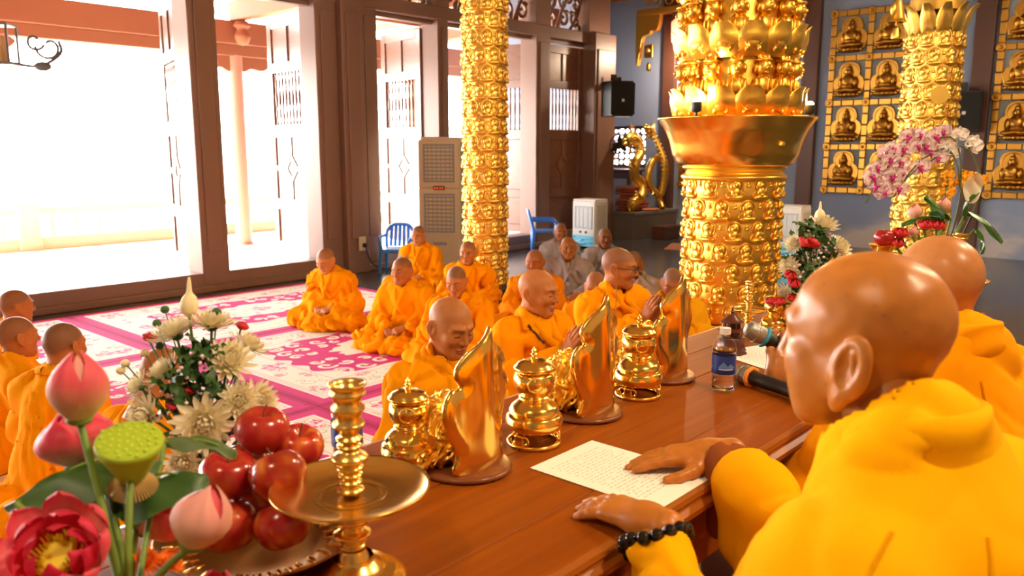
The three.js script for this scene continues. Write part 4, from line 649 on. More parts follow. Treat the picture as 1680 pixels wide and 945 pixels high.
/* A robed person on the floor. o: x, z, y (floor), yaw, posture 'sit' | 'kneel' | 'pray', lean, headYaw, headPitch, robe, skin, head options */
function person(label, o, group) {
  const t = thing('person', label, 'person', [o.x, o.y ?? 0.017, o.z], o.yaw, group);
  const S = o.s ?? 1, kneel = o.posture !== 'sit', cell = o.cell ?? 0.0145, skin = skins[o.skin ?? 0], lean = o.lean ?? 0.1, side = o.side ?? 0;
  const up = kneel ? (o.rise ?? 0.4) : 0.1;                     // height of the hips
  // trunk bends forward about the hips
  const bend = (x, y, z) => { const c = Math.cos(lean), s = Math.sin(lean), dy = y - up; return [x + side * dy, up + dy * c - z * s, z * c + dy * s]; };
  const P = { hip: [0, up, -0.03], chest: bend(0, up + 0.30, -0.03), sl: bend(0.168, up + 0.355, -0.03), sr: bend(-0.168, up + 0.355, -0.03), nk: bend(0, up + 0.44, -0.03), hd: bend(0, up + 0.59, 0.0) };
  let el, er, wl, wr, hk = 'lap', hf, hn;
  if (o.posture === 'pray') {
    const b = (x, y, z) => bend(x, up + y, z); el = b(0.245, 0.12, 0.06); er = b(-0.245, 0.12, 0.06); wl = b(0.045, 0.33, 0.25); wr = b(-0.045, 0.33, 0.25); hk = 'pray';
  } else { const ly = kneel ? up + 0.02 : 0.185, lz = kneel ? 0.22 : 0.22; el = bend(0.25, up + 0.15, 0.03); er = bend(-0.25, up + 0.15, 0.03); wl = [0.095, ly, lz]; wr = [-0.095, ly, lz]; }
  if (o.el) el = o.el; if (o.er) er = o.er; if (o.wl) wl = o.wl; if (o.wr) wr = o.wr;
  const pl = pleats(o.x * 3.1 + o.z * 1.7, o.fold ?? 0.07), k = 0.05;
  const cap = (a, b, ra, rb) => (x, y, z) => C3(x, y, z, a[0], a[1], a[2], b[0], b[1], b[2], ra, rb);
  const mid = (a, b, q) => [a[0] + (b[0] - a[0]) * q, a[1] + (b[1] - a[1]) * q, a[2] + (b[2] - a[2]) * q];
  const dl = o.posture === 'pray' ? 0.2 : 0.06;                 // how far the wide sleeves hang
  const parts = [cap(P.hip, P.chest, 0.168, 0.14), cap(P.sl, P.sr, 0.078, 0.078), cap(bend(0.06, up + 0.45, -0.03), P.sl, 0.05, 0.07), cap(bend(-0.06, up + 0.45, -0.03), P.sr, 0.05, 0.07), cap(mid(P.chest, P.nk, 0.4), P.nk, 0.1, 0.07),
    cap(P.sl, el, 0.076, 0.082), cap(P.sr, er, 0.076, 0.082), cap(el, mid(el, wl, 0.86), 0.078, 0.058), cap(er, mid(er, wr, 0.86), 0.078, 0.058)];
  for (const [e, w] of [[el, wl], [er, wr]]) { const m1 = mid(e, w, 0.45), m2 = mid(e, w, 0.8); parts.push(cap([m1[0] * 1.05, m1[1] - dl, m1[2]], [m2[0] * 1.05, m2[1] - dl * 1.15, m2[2] - 0.02], 0.062, 0.05)); if (dl > 0.1) parts.push(cap(m1, [m1[0] * 1.05, m1[1] - dl, m1[2]], 0.05, 0.05), cap(m2, [m2[0] * 1.05, m2[1] - dl, m2[2]], 0.045, 0.045)); }
  if (kneel) parts.push(cap([0.09, up, 0], [0.14, 0.1, 0.16], 0.15, 0.12), cap([-0.09, up, 0], [-0.14, 0.1, 0.16], 0.15, 0.12), cap([0.13, 0.08, 0.16], [0.1, 0.07, -0.34], 0.1, 0.09), cap([-0.13, 0.08, 0.16], [-0.1, 0.07, -0.34], 0.1, 0.09));
  else parts.push(cap([0.1, 0.11, 0], [0.32, 0.085, 0.21], 0.115, 0.092), cap([-0.1, 0.11, 0], [-0.32, 0.085, 0.21], 0.115, 0.092), cap([0.31, 0.075, 0.22], [-0.04, 0.055, 0.35], 0.082, 0.06), cap([-0.31, 0.075, 0.22], [0.04, 0.055, 0.33], 0.082, 0.06),
    (x, y, z) => E3(x, y, z, 0, 0.045, 0.12, 0.40, 0.07, 0.33));
  const neckHole = [P.nk, mid(P.nk, P.hd, 0.5)];
  const f = (x, y, z) => {
    let d = 9; for (const p of parts) { const q = p(x, y, z); if (q < d + k) d = sm(d, q, k); }
    if (d < 0.04) d += pl(x, y, z) - 0.006;
    d = Math.max(d, C3(x, y, z, neckHole[0][0], neckHole[0][1] - 0.02, neckHole[0][2] + 0.01, neckHole[1][0], neckHole[1][1], neckHole[1][2] + 0.01, 0.046, 0.07) * -1);
    return Math.max(d, -y + 0.002);
  };
  const top = P.nk[1] + 0.08;
  const robe = obj('robe', meshField(f, [-0.5, -0.03, -0.55], [0.5, top, 0.55 + Math.max(0, P.nk[2])], cell), o.robe, t);
  // body: head and neck, a trunk with arms under the cloth, two hands
  const H = { w: 1, stubble: 0.75, brow: 0.6, eye: 0.3, ...o.head }, hc = o.hcell ?? 0.0045;
  const hp = new THREE.Matrix4().compose(V(...P.hd), new THREE.Quaternion().setFromEuler(new THREE.Euler((o.headPitch ?? 0.1), o.headYaw ?? 0, o.headRoll ?? 0, 'YXZ')), V(1, 1, 1));
  const head = xf(paint(meshField(headField(H), [-0.115, -0.2, -0.13], [0.115, 0.125, 0.13], hc), headSkin(skin, H)), hp);
  const arms = [cap(P.hip, P.chest, 0.12, 0.1), cap(P.sl, P.sr, 0.04, 0.04), cap(P.chest, P.nk, 0.07, 0.045), cap(P.nk, mid(P.nk, P.hd, 0.4), 0.046, 0.046), cap(P.sl, el, 0.04, 0.038), cap(P.sr, er, 0.04, 0.038), cap(el, wl, 0.036, 0.024), cap(er, wr, 0.036, 0.024)];
  const core = paint(meshField((x, y, z) => { let d = 9; for (const p of arms) d = sm(d, p(x, y, z), 0.03); return d; }, [-0.36, 0, -0.25], [0.36, top + 0.1, 0.5], 0.02), () => skin);
  const hs = [], hcell = o.handCell ?? 0.005;
  if (hk === 'pray') for (const [w, s, L] of [[wl, 1, true], [wr, -1, false]]) hs.push(handGeo('pray', hcell, handAt([w[0] * 0.62, w[1], w[2]], [-0.03 * s, 0.83, 0.55], [s, 0.02, 0], L), skin));
  else for (const [w, s, L] of [[wl, 1, true], [wr, -1, false]]) hs.push(handGeo('lap', hcell, handAt([w[0], w[1] + (L ? 0.02 : 0), w[2]], [-s * 0.75, -0.25, 0.62], [0, 0.8, 0.6], L), skin));
  obj('body', [head, core, ...hs], skinMat, t);
  // crossed collar band, laid on the robe's own surface
  const cb = (s) => { const pts = []; for (let i = 0; i <= 10; i++) { const q = i / 10, an = Math.PI * (1 - q) * 1.0, r = 0.078 + 0.012 * q; let p = i <= 6 ? bend(Math.sin(Math.PI * (1 - q / 0.6 * 0.78)) * r * s, up + 0.475 - 0.045 * q, -0.032 - Math.cos(Math.PI * q / 0.6 * 0.78) * r) : null;
      if (!p) { const u = (i - 6) / 4, x = s * (0.05 - 0.085 * u), y = up + 0.43 - 0.20 * u; let z = 0.3; const b0 = bend(x, y, 0); for (let n = 0; n < 60; n++) { const b1 = bend(x, y, z); if (f(...b1) < 0) break; z -= 0.005; } p = bend(x, y, z + 0.002); } pts.push(p); } return pts; };
  obj('collar', [taper(cb(1), () => 0.0215, 30, 8), taper(cb(-1), () => 0.0205, 30, 8)], o.collar ?? o.robe, t);
  t.userData.head = undefined; delete t.userData.head;
  if (o.extra) o.extra(t, { P, hp, wl, wr, f, bend, up });
  return t;
}
const D = Math.PI / 180;
function glasses(t, hp, wire) {
  const g = [], L = (s) => { const p = []; for (let i = 0; i <= 16; i++) { const a = i / 16 * 2 * Math.PI; p.push([s * 0.033 + Math.cos(a) * 0.024, 0.003 + Math.sin(a) * 0.018, 0.104 - Math.abs(Math.cos(a)) * 0.003]); } return tube(p, 0.0018, 24, 5); };
  g.push(L(1), L(-1), tube([[-0.01, 0.006, 0.105], [0, 0.009, 0.108], [0.01, 0.006, 0.105]], 0.0018, 6, 5), tube([[0.057, 0.006, 0.1], [0.077, 0.008, 0.05], [0.08, 0.01, 0.0]], 0.002, 10, 5), tube([[-0.057, 0.006, 0.1], [-0.077, 0.008, 0.05], [-0.08, 0.01, 0.0]], 0.002, 10, 5));
  obj('glasses', g.map((q) => xf(q, hp)), wire, t);
}
// --- rows on the rugs, facing one another ---
const rightRow = 'monks seated on the rugs at the column side', greyRow = 'monks in grey robes', leftRow = 'monks seated at the terrace side';
const sit = (label, x, z, yaw, more, group) => person(label, { x, z, yaw: yaw * D, posture: 'sit', lean: 0.16, headPitch: 0.2, robe: R.orange, ...more }, group);
sit('monk in orange looking down, seated by the broad stepped pillar', 4.83, -6.66, -70, { lean: 0.3, headPitch: 0.45, skin: 3 }, rightRow);
sit('monk in orange with clasped hands seated on the magenta rug field, head upright', 4.7, -5.45, -68, { lean: 0.14, headPitch: 0.06, headYaw: -0.1, head: { w: 1.06 }, skin: 1 }, rightRow);
sit('monk in amber robe over grey sleeve in front of the tall cooler', 6.76, -7.55, -66, { lean: 0.12, headPitch: 0.16, skin: 3, extra: (t, q) => {
  obj('grey_sleeve', meshField((x, y, z) => Math.max(Math.abs(Math.min(C3(x, y, z, ...q.P.sr, -0.25, 0.26, 0.05, 0.08, 0.085), C3(x, y, z, -0.25, 0.26, 0.05, -0.13, 0.2, 0.2, 0.08, 0.062))) - 0.012, -q.f(x, y, z) - 0.012, -y), [-0.42, 0.05, -0.2], [-0.05, 0.62, 0.36], 0.012), R.grey, t); } }, rightRow);
sit('young monk in orange looking down, dark stubble, behind the monk nearest the candlestick', 4.62, -4.70, -62, { lean: 0.14, headPitch: 0.34, head: { stubble: 1, w: 0.98 }, skin: 0 }, rightRow);
sit('monk in orange seated close beside the slender gold column', 5.95, -5.9, -60, { lean: 0.1, headPitch: 0.12, head: { eye: 0.6 }, skin: 0 }, rightRow);
sit('monk in deep orange between the slender column and the grey-robed monks', 5.9, -4.95, -64, { robe: R.deep, lean: 0.14, headPitch: 0.1, head: { stubble: 0.5, w: 1.03 }, skin: 2 }, rightRow);
sit('monk in deep orange peering past the shoulder of the monk in glasses', 5.25, -3.76, -62, { robe: R.deep, lean: 0.26, headPitch: 0.3, head: { stubble: 0.4 }, skin: 2 }, rightRow);
sit('monk in yellow looking down in front of the huge gold column', 5.7, -3.36, -56, { robe: R.amber, lean: 0.16, headPitch: 0.4, head: { stubble: 1, w: 0.94 }, skin: 2 }, rightRow);
sit('grey-robed monk directly beside the white air cooler, chin raised', 8.15, -6.44, -42, { robe: R.grey, headPitch: -0.02, lean: 0.05, head: { eye: 0.6, w: 0.95 }, skin: 2 }, greyRow);
sit('broad grey-robed monk facing out with bald head', 6.92, -5.36, -52, { robe: R.grey, headPitch: 0.02, headYaw: 0.1, lean: 0.06, head: { eye: 0.6, w: 1.02, stubble: 0.3 }, skin: 1 }, greyRow);
sit('slim grey-robed monk behind the others, in front of the far stone platform', 8.0, -5.65, -44, { robe: R.grey, headPitch: 0.02, lean: 0.06, head: { eye: 0.6, w: 0.93 }, skin: 4 }, greyRow);
sit('grey-robed monk half hidden behind the monk in glasses', 6.46, -4.2, -70, { robe: R.grey, headPitch: 0.12, lean: 0.2, head: { stubble: 1 }, skin: 4 }, greyRow);
sit('monk at the frame edge nearest the door sill', 1.72, -6.12, 88, { fold: 0.04, headPitch: 0.06, skin: 1, head: { w: 1.02 } }, leftRow);
sit('monk in orange with praying hands beside the dark-stubbled monk', 1.38, -5.0, 92, { fold: 0.04, posture: 'pray', rise: 0.12, headPitch: 0.04, skin: 1, head: { w: 1.0 } }, leftRow);
sit('monk seen from behind, dark stubble, at the pink lotus bud', 1.36, -4.2, 112, { fold: 0.035, headPitch: 0.12, rise: 0.2, posture: 'kneel', skin: 1, head: { stubble: 1 } }, leftRow);
sit('bald monk from behind among the chrysanthemums, wearing glasses', 1.34, -3.2, 100, { fold: 0.035, headPitch: 0.45, lean: 0.22, rise: 0.24, posture: 'kneel', skin: 1, head: { stubble: 0.3 }, hcell: 0.0035, extra: (t, q) => glasses(t, q.hp, M.black) }, leftRow);
// --- three who kneel before the table ---
const beadMat = mat(0.09, 0.03, 0.015, 0.3), brownBead = mat(0.16, 0.05, 0.025, 0.25);
person('kneeling monk bowed behind the nearest flame ornament', { x: 2.25, z: -2.4, yaw: -6 * D, posture: 'kneel', rise: 0.44, lean: 0.12, headPitch: 0.3, robe: R.orange, skin: 0, head: { w: 1.05, stubble: 0.28, jaw: 1.1 }, cell: 0.0095, hcell: 0.0028, fold: 0.06 });
person('kneeling bald monk with joined palms and a bead strand across the chest', { x: 3.13, z: -2.64, yaw: -10 * D, posture: 'pray', rise: 0.43, lean: 0.06, headPitch: 0.1, headYaw: 0.38, robe: R.orange, skin: 0, head: { w: 1.08, stubble: 0.12, jaw: 1.15, eye: 0.4 }, cell: 0.0095, hcell: 0.0028, handCell: 0.004, fold: 0.06, extra: (t, q) => {
  const g = [], n = 46; for (let i = 0; i <= n; i++) { const u = i / n, x = -0.10 + 0.16 * u, y = q.up + 0.44 - 0.26 * u; let z = 0.32; for (let k = 0; k < 90; k++) { if (q.f(...q.bend(x, y, z)) < 0) break; z -= 0.004; } const p = q.bend(x, y, z + 0.008); g.push(sph(0.0068, ...p, 8, 6)); } obj('prayer_beads', g, beadMat, t);
  obj('wrist_beads', [...Array(14)].map((_, i) => { const a = i / 14 * 2 * Math.PI; return sph(0.0085, q.wr[0] * 0.7 + Math.cos(a) * 0.03, q.wr[1] - 0.03, q.wr[2] - 0.01 + Math.sin(a) * 0.03, 8, 6); }), beadMat, t); } });
person('kneeling monk in glasses with joined palms behind the middle urn', { x: 3.95, z: -2.7, yaw: -14 * D, posture: 'pray', rise: 0.46, lean: 0.05, headPitch: 0.1, headYaw: 0.6, robe: R.orange, skin: 1, head: { w: 1.0, stubble: 0.85, jaw: 1.02, eye: 0.6 }, cell: 0.0105, hcell: 0.003, handCell: 0.0045, fold: 0.06, extra: (t, q) => glasses(t, q.hp, M.black) });

// ================= THE LONG ALTAR TABLE =================
const T = 1.11;
const tableTex = woodTex([0.84, 0.8, 0.78], [1, 1, 1], 12); tableTex.repeat.set(0.7, 1.6);
const tableMat = mat(0.32, 0.074, 0.002, 0.48, 0, { specularIntensity: 0.3, map: tableTex }), tableDark = tableMat, tableEdge = mat(0.34, 0.10, 0.012, 0.3);
{
  const t = thing('altar_table', 'long polished red-brown altar table with moulded edge', 'table', [0, 0.35, 0]); const h = T - 0.35, x0 = -0.35, x1 = 3.62;
  const board = (a, b, z0, z1, m, dy = 0) => { const g = rspan(a, b, h - 0.03, h - dy, z0, z1, 0.003); for (let i = 0, p = g.attributes.position, u = g.attributes.uv; i < p.count; i++) u.setXY(i, p.getX(i), p.getZ(i) * 1.0); return obj('board', g, m, t); };
  board(x0, x1, -0.8595, -0.7205, tableDark); board(x0, x1, -1.10, -0.8605, tableMat, 0.0006); board(x0, x1, -1.25, -1.101, tableMat); board(x0, x1, -1.37, -1.251, tableDark);
  const prof = [[0, 0], [0.012, -0.002], [0.014, -0.012], [0.008, -0.016], [0.012, -0.022], [0.022, -0.03], [0.02, -0.042], [0.006, -0.05], [0, -0.055]];
  const sh = poly([...prof, [-0.04, -0.055], [-0.04, -0.031], [0, -0.031]]);
  obj('edge_moulding', [extrude(sh, x1 - x0).rotateY(-Math.PI / 2).translate(x1, h, -0.7205)], tableEdge, t);
  obj('edge_moulding', [extrude(sh, x1 - x0).rotateY(Math.PI / 2).translate(x0, h, -1.3695)], tableEdge, t);
  obj('apron', [span(x0 + 0.08, x1 - 0.08, h - 0.2, h - 0.05, -0.775, -0.75), span(x0 + 0.08, x1 - 0.08, h - 0.2, h - 0.05, -1.34, -1.315)], tableDark, t);
  for (const x of [x0 + 0.1, 1.15, 2.6, x1 - 0.1]) for (const z of [-0.77, -1.32]) obj('leg', rspan(x - 0.045, x + 0.045, 0, h - 0.05, z - 0.04, z + 0.04, 0.01), tableDark, t);
  for (const [a, b] of [[x0 + 0.15, 1.1], [1.2, 2.55], [2.65, x1 - 0.15]]) obj('side_panel', rspan(a, b, 0.1, h - 0.2, -1.32, -1.30, 0.004), tableDark, t);
}
// --- papers ---
const pageTex = canvasTex(620, 877, (c, w, h) => {               // lines of unreadable handwriting-sized print
  c.fillStyle = '#f7f2e6'; c.fillRect(0, 0, w, h); let s = 11; const r = () => (s = (s * 16807) % 2147483647) / 2147483647; c.strokeStyle = '#8d877c'; c.lineWidth = 3;
  for (let i = 0; i < 22; i++) { const y = 105 + i * 30, ind = i % 2 ? 95 : 75; let x = ind, end = w - 70 - (i % 2 ? 120 * r() : 30 * r()); while (x < end) { const l = 16 + r() * 34; c.beginPath(); for (let k = 0; k <= l; k += 4) { const Y = y + (r() - 0.5) * 9; k ? c.lineTo(x + k, Y) : c.moveTo(x + k, Y); } c.stroke(); x += l + 12 + (r() < 0.12 ? 40 : 0); } }
});
const pageMat = mat(1, 1, 1, 0.85, 0, { map: pageTex });
function sheet(label, x, z, turn) {
  const g = new THREE.BoxGeometry(0.212, 0.0006, 0.3, 8, 1, 8), p = g.attributes.position, u = g.attributes.uv;
  for (let i = 0; i < p.count; i++) u.setXY(i, p.getX(i) / 0.212 + 0.5, 0.5 - p.getZ(i) / 0.3);
  const o = obj('paper_sheet', g, pageMat); o.position.set(x, T + 0.0012, z); o.rotation.y = turn; tag(o, label, 'paper'); return o;
}
sheet('printed sheet of paper under the hands of the elder', 1.303, -0.869, 0.0);
sheet('printed sheet of paper in front of the monk holding a microphone', 2.36, -1.03, -0.38);
// --- gilded flame ornaments ---
const flamePoly = [[0.022, 0.288], [-0.006, 0.268], [-0.04, 0.244], [-0.066, 0.212], [-0.064, 0.188], [-0.057, 0.177], [-0.078, 0.175], [-0.098, 0.15], [-0.1, 0.12], [-0.085, 0.079], [-0.07, 0.045], [-0.07, 0.0], [0.062, 0.0], [0.062, 0.03], [0.066, 0.062], [0.072, 0.096], [0.088, 0.137], [0.09, 0.165], [0.08, 0.187], [0.08, 0.21], [0.066, 0.236], [0.038, 0.256]];
const flameEdge = new THREE.SplineCurve([...flamePoly, flamePoly[0]].map(([x, y]) => new THREE.Vector2(x, y))).getPoints(90);
const polyDist = (x, y) => { let d = 1e9, s = 1; for (let i = 0, j = flameEdge.length - 2; i < flameEdge.length - 1; j = i++) { const a = flameEdge[i], b = flameEdge[j], ex = b.x - a.x, ey = b.y - a.y, wx = x - a.x, wy = y - a.y, q = clamp((wx * ex + wy * ey) / (ex * ex + ey * ey), 0, 1), dx = wx - ex * q, dy = wy - ey * q; d = Math.min(d, dx * dx + dy * dy); if ((a.y > y) !== (b.y > y) && x < ex * (y - a.y) / ey + a.x) s = -s; } return s * Math.sqrt(d); };
const flameGeo = meshField((x, y, z) => {
  const d2 = polyDist(x, y); if (d2 > 0.03) return d2;
  const bow = -2.2 * x * x + 0.006 * Math.sin(x * 58 + 1.0 + 4 * y) * ss(0.02, 0.12, y), th = 0.0055 + 0.006 * clamp(-d2 / 0.02, 0, 1);
  const a = Math.abs(z - bow) - th; return sx(d2, a * 0.8, 0.006);
}, [-0.115, -0.006, -0.06], [0.105, 0.3, 0.04], 0.0036);
const tangle = meshField((x, y, z) => {                          // the small dragon curled at the flame's foot
  let d = sm(E3(x, y, z, 0, 0.05, -0.062, 0.062, 0.048, 0.042), E3(x, y, z, -0.01, 0.018, -0.07, 0.078, 0.018, 0.05), 0.02);
  for (const [a, b, c, r] of [[0.05, 0.085, -0.075, 0.02], [-0.045, 0.08, -0.08, 0.02], [0.0, 0.092, -0.07, 0.024], [0.06, 0.04, -0.09, 0.02], [-0.06, 0.045, -0.09, 0.02], [0.02, 0.03, -0.11, 0.02], [-0.03, 0.03, -0.108, 0.018], [0.07, 0.015, -0.07, 0.016], [-0.075, 0.015, -0.06, 0.016]]) d = sm(d, E3(x, y, z, a, b, c, r, r, r), 0.012);
  return d + 0.006 * Math.sin(x * 210 + 3 * Math.sin(y * 120)) * Math.sin(y * 230 + 2 * Math.sin(z * 150)) + 0.004 * Math.sin(z * 320 + x * 100);
}, [-0.11, -0.004, -0.15], [0.11, 0.125, 0.0], 0.0032);
const curls = merge([[0.045, 0.10, -0.07, 1], [-0.04, 0.10, -0.075, -1], [0.075, 0.06, -0.06, 1], [-0.075, 0.05, -0.06, -1], [0.08, 0.03, -0.03, 1], [-0.08, 0.03, -0.03, -1], [0.0, 0.115, -0.06, 1]].map(([x, y, z, s]) => { const p = []; for (let i = 0; i <= 12; i++) { const a = i / 12 * 4.6, r = 0.014 * (1 - i / 15); p.push([x + s * (Math.cos(a) * r), y + Math.sin(a) * r, z - 0.004 * i / 12]); } return taper(p, (u) => 0.0048 * (1 - 0.6 * u), 18, 6); }).concat([taper([[0.06, 0.03, -0.06], [0.085, 0.04, -0.03], [0.11, 0.05, -0.02]], (u) => 0.008 * (1 - 0.95 * u), 10, 6), taper([[-0.06, 0.03, -0.06], [-0.09, 0.035, -0.03], [-0.105, 0.05, -0.02]], (u) => 0.008 * (1 - 0.95 * u), 10, 6)]));
const plinthMat = mat(0.20, 0.06, 0.02, 0.25);
const flame0 = thing('flame_ornament', 'gilded flame ornament with a curled dragon foot, before the bowed monk', 'ornament', [1.115, T, -1.07], 0.06);
obj('plinth', lathe([[0, 0], [0.09, 0], [0.094, 0.006], [0.09, 0.014], [0, 0.014]], 36).scale(1, 1, 1.15).translate(0, 0, -0.06), plinthMat, flame0);
obj('flame', flameGeo, M.gold, flame0).position.y = 0.012; for (const [n, g] of [['dragon', tangle], ['curls', curls]]) { const o = obj(n, g, M.goldSoft, flame0); o.position.set(-0.012, 0.013, -0.025); o.scale.setScalar(1.15); }
dup(flame0, [1.555, T, -1.10], 0.02, 'gilded flame ornament between the two lidded urns');
dup(flame0, [1.96, T, -1.13], -0.02, 'gilded flame ornament beside the water bottle');
dup(flame0, [2.70, T, -1.0], -0.2, 'gilded flame ornament against the red and white flowers');
dup(flame0, [3.02, T, -0.96], -0.2, 'gilded flame ornament past the red and white flowers');
// --- lidded urns ---
function urn(label, x, z, s) {
  const t = thing('gilded_urn', label, 'urn', [x, T, z]); t.scale.setScalar(s);
  obj('ring_foot', [new THREE.TorusGeometry(0.056, 0.0055, 8, 40).rotateX(Math.PI / 2).translate(0, 0.0055, 0)], M.gold, t);
  for (let i = 0; i < 3; i++) { const a = i * 2.094 + 0.6; obj('foot', [rbx(0.022, 0.026, 0.012, 0.004, 0, 0.02, 0.053), new THREE.TorusGeometry(0.008, 0.003, 6, 12).translate(-0.016, 0.022, 0.055), new THREE.TorusGeometry(0.008, 0.003, 6, 12).translate(0.016, 0.022, 0.055)].map((g) => g.rotateY(a)), M.gold, t); }
  obj('body', turned([[0.0, 0.033], [0.05, 0.033], [0.06, 0.04], [0.064, 0.052], [0.06, 0.066], [0.052, 0.072], [0.056, 0.077], [0.05, 0.088], [0.038, 0.098], [0.031, 0.103], [0.034, 0.107], [0.03, 0.112], [0.037, 0.12], [0.0435, 0.133], [0.0445, 0.145], [0.04, 0.157], [0.033, 0.163], [0.034, 0.167], [0, 0.167]], 48, 4), M.gold, t);
  obj('medallion', [...Array(3)].map((_, i) => merge([new THREE.TorusGeometry(0.016, 0.002, 6, 20), ...[...Array(9)].map((_, k) => ell(0.004, 0.007, 0.003, Math.cos(k * 2.4) * 0.003 * Math.sqrt(k), Math.sin(k * 2.4) * 0.003 * Math.sqrt(k), 0, 6, 4))]).rotateX(0.0).translate(0, 0.142, 0.0405).rotateY(i * 2.094 - 0.8)), M.goldSoft, t);
  const lid = obj('lid', turned([[0.036, 0.166], [0.0445, 0.168], [0.0455, 0.173], [0.042, 0.177], [0.036, 0.183], [0.024, 0.188], [0.012, 0.19], [0.006, 0.191]], 48, 4), M.gold, t);
  obj('knob', turned([[0.005, 0.19], [0.008, 0.193], [0.004, 0.197], [0.0075, 0.201], [0.0035, 0.206], [0.006, 0.209], [0.0025, 0.214], [0, 0.219]], 16, 4), M.gold, lid);
  return t;
}
urn('gilded lidded urn behind the drip plate of the candlestick', 1.025, -1.19, 0.9);
urn('gilded lidded urn between the bowed monk and the praying bald monk', 1.315, -1.108, 1.0);
urn('gilded lidded urn in front of the monk in glasses', 1.765, -1.13, 1.0);
urn('gilded lidded urn among the red roses beside the held microphone', 2.62, -1.14, 0.8);
{ const t = thing('incense_stick', 'thin incense stick in a small gilt cup behind the middle urn', 'incense', [1.80, T, -1.23]); obj('cup', turned([[0, 0], [0.018, 0.002], [0.012, 0.012], [0.022, 0.03], [0.024, 0.04], [0.018, 0.036], [0, 0.03]], 20, 3), M.gold, t); obj('stick', cyl(0.0016, 0.0014, 0.29, 0, 0.03, 0, 6), mat(0.42, 0.16, 0.03, 0.8), t); }
// --- candlesticks ---
function candlestick(label, x, z, s, r = 0.115) {
  const t = thing('candlestick', label, 'candlestick', [x, T, z]); t.scale.setScalar(s);
  obj('base', turned([[0, 0], [0.075, 0], [0.078, 0.008], [0.066, 0.016], [0.045, 0.022], [0.032, 0.034], [0.03, 0.04]], 40, 4), M.brass, t);
  obj('lower_stem', turned([[0.026, 0.036], [0.018, 0.05], [0.02, 0.056], [0.016, 0.062], [0.026, 0.07], [0.028, 0.077], [0.016, 0.085], [0.025, 0.093], [0.026, 0.1], [0.015, 0.107], [0.022, 0.114], [0.022, 0.134]], 32, 4), M.brass, t);
  obj('drip_plate', lathe([[0, 0.13], [0.05, 0.13], [0.09, 0.133], [0.105, 0.139], [0.114, 0.147], [0.117, 0.149], [0.1165, 0.152], [0.112, 0.15], [0.105, 0.1435], [0.097, 0.142], [0.0955, 0.1405], [0.08, 0.1375], [0.056, 0.1362], [0.0545, 0.1385], [0.052, 0.136], [0.044, 0.1358], [0.0425, 0.138], [0.04, 0.1356], [0, 0.135]].map(([a, b]) => [a * r / 0.115, b]), 72), M.brass, t);
  const q = []; const bead = (y, R, w) => q.push([R * 0.62, y - w], [R, y - w * 0.35], [R, y + w * 0.35], [R * 0.62, y + w]);
  bead(0.145, 0.02, 0.006); bead(0.157, 0.017, 0.005); bead(0.168, 0.018, 0.005); bead(0.179, 0.02, 0.006); bead(0.194, 0.0265, 0.009); bead(0.212, 0.018, 0.005); bead(0.223, 0.019, 0.005);
  q.push([0.0145, 0.232], [0.017, 0.238], [0.024, 0.243], [0.024, 0.247], [0.019, 0.25], [0.0195, 0.262], [0.0245, 0.267], [0.0245, 0.272], [0.02, 0.276], [0.021, 0.286], [0.0265, 0.29], [0.0265, 0.294], [0.022, 0.297], [0.027, 0.303], [0.0285, 0.3065], [0.026, 0.3075], [0.021, 0.302], [0.018, 0.29], [0, 0.288]);
  obj('socket_stem', lathe(q, 32), M.brass, t); return t;
}
candlestick('tall gilded candlestick with broad drip plate beside the apples', 0.69, -0.935, 1);
candlestick('small gilded candlestick next to the dark wooden pagoda', 2.62, -1.235, 0.62, 0.09);
candlestick('gilded candlestick standing among the orchid leaves', 3.34, -0.76, 1.08, 0.1);
// --- wooden pagoda ---
{
  const wm = mat(0.10, 0.022, 0.012, 0.35), t = thing('wooden_pagoda', 'small dark red wooden pagoda beside the water bottle', 'pagoda', [2.345, T, -1.16], 0.3); const oct = (pts) => lathe(pts, 8);
  obj('base', oct([[0, 0], [0.05, 0], [0.05, 0.006], [0.044, 0.01], [0.048, 0.014], [0.044, 0.022], [0.046, 0.026], [0.041, 0.03], [0.041, 0.05], [0.044, 0.054], [0, 0.056]]), wm, t);
  for (const [y, r] of [[0.056, 0.033], [0.083, 0.026]]) { obj('chamber', oct([[r * 0.72, y], [r * 0.72, y + 0.02]]), wm, t); for (let i = 0; i < 8; i++) obj('column', cyl(0.0026, 0.0026, 0.02, Math.cos(i / 8 * 6.283) * r * 0.95, y, Math.sin(i / 8 * 6.283) * r * 0.95, 6), wm, t); obj('eave', oct([[r * 0.7, y + 0.027], [r, y + 0.025], [r * 1.38, y + 0.0205], [r * 1.38, y + 0.019], [0, y + 0.019]]), wm, t); }
  obj('roof', turned([[0.04, 0.104], [0.03, 0.108], [0.02, 0.116], [0.012, 0.124], [0.008, 0.126]], 8, 3), wm, t); obj('finial', turned([[0.008, 0.124], [0.005, 0.13], [0.007, 0.134], [0.003, 0.139], [0.0045, 0.143], [0.0015, 0.148], [0, 0.158]], 10, 3), wm, t);
}
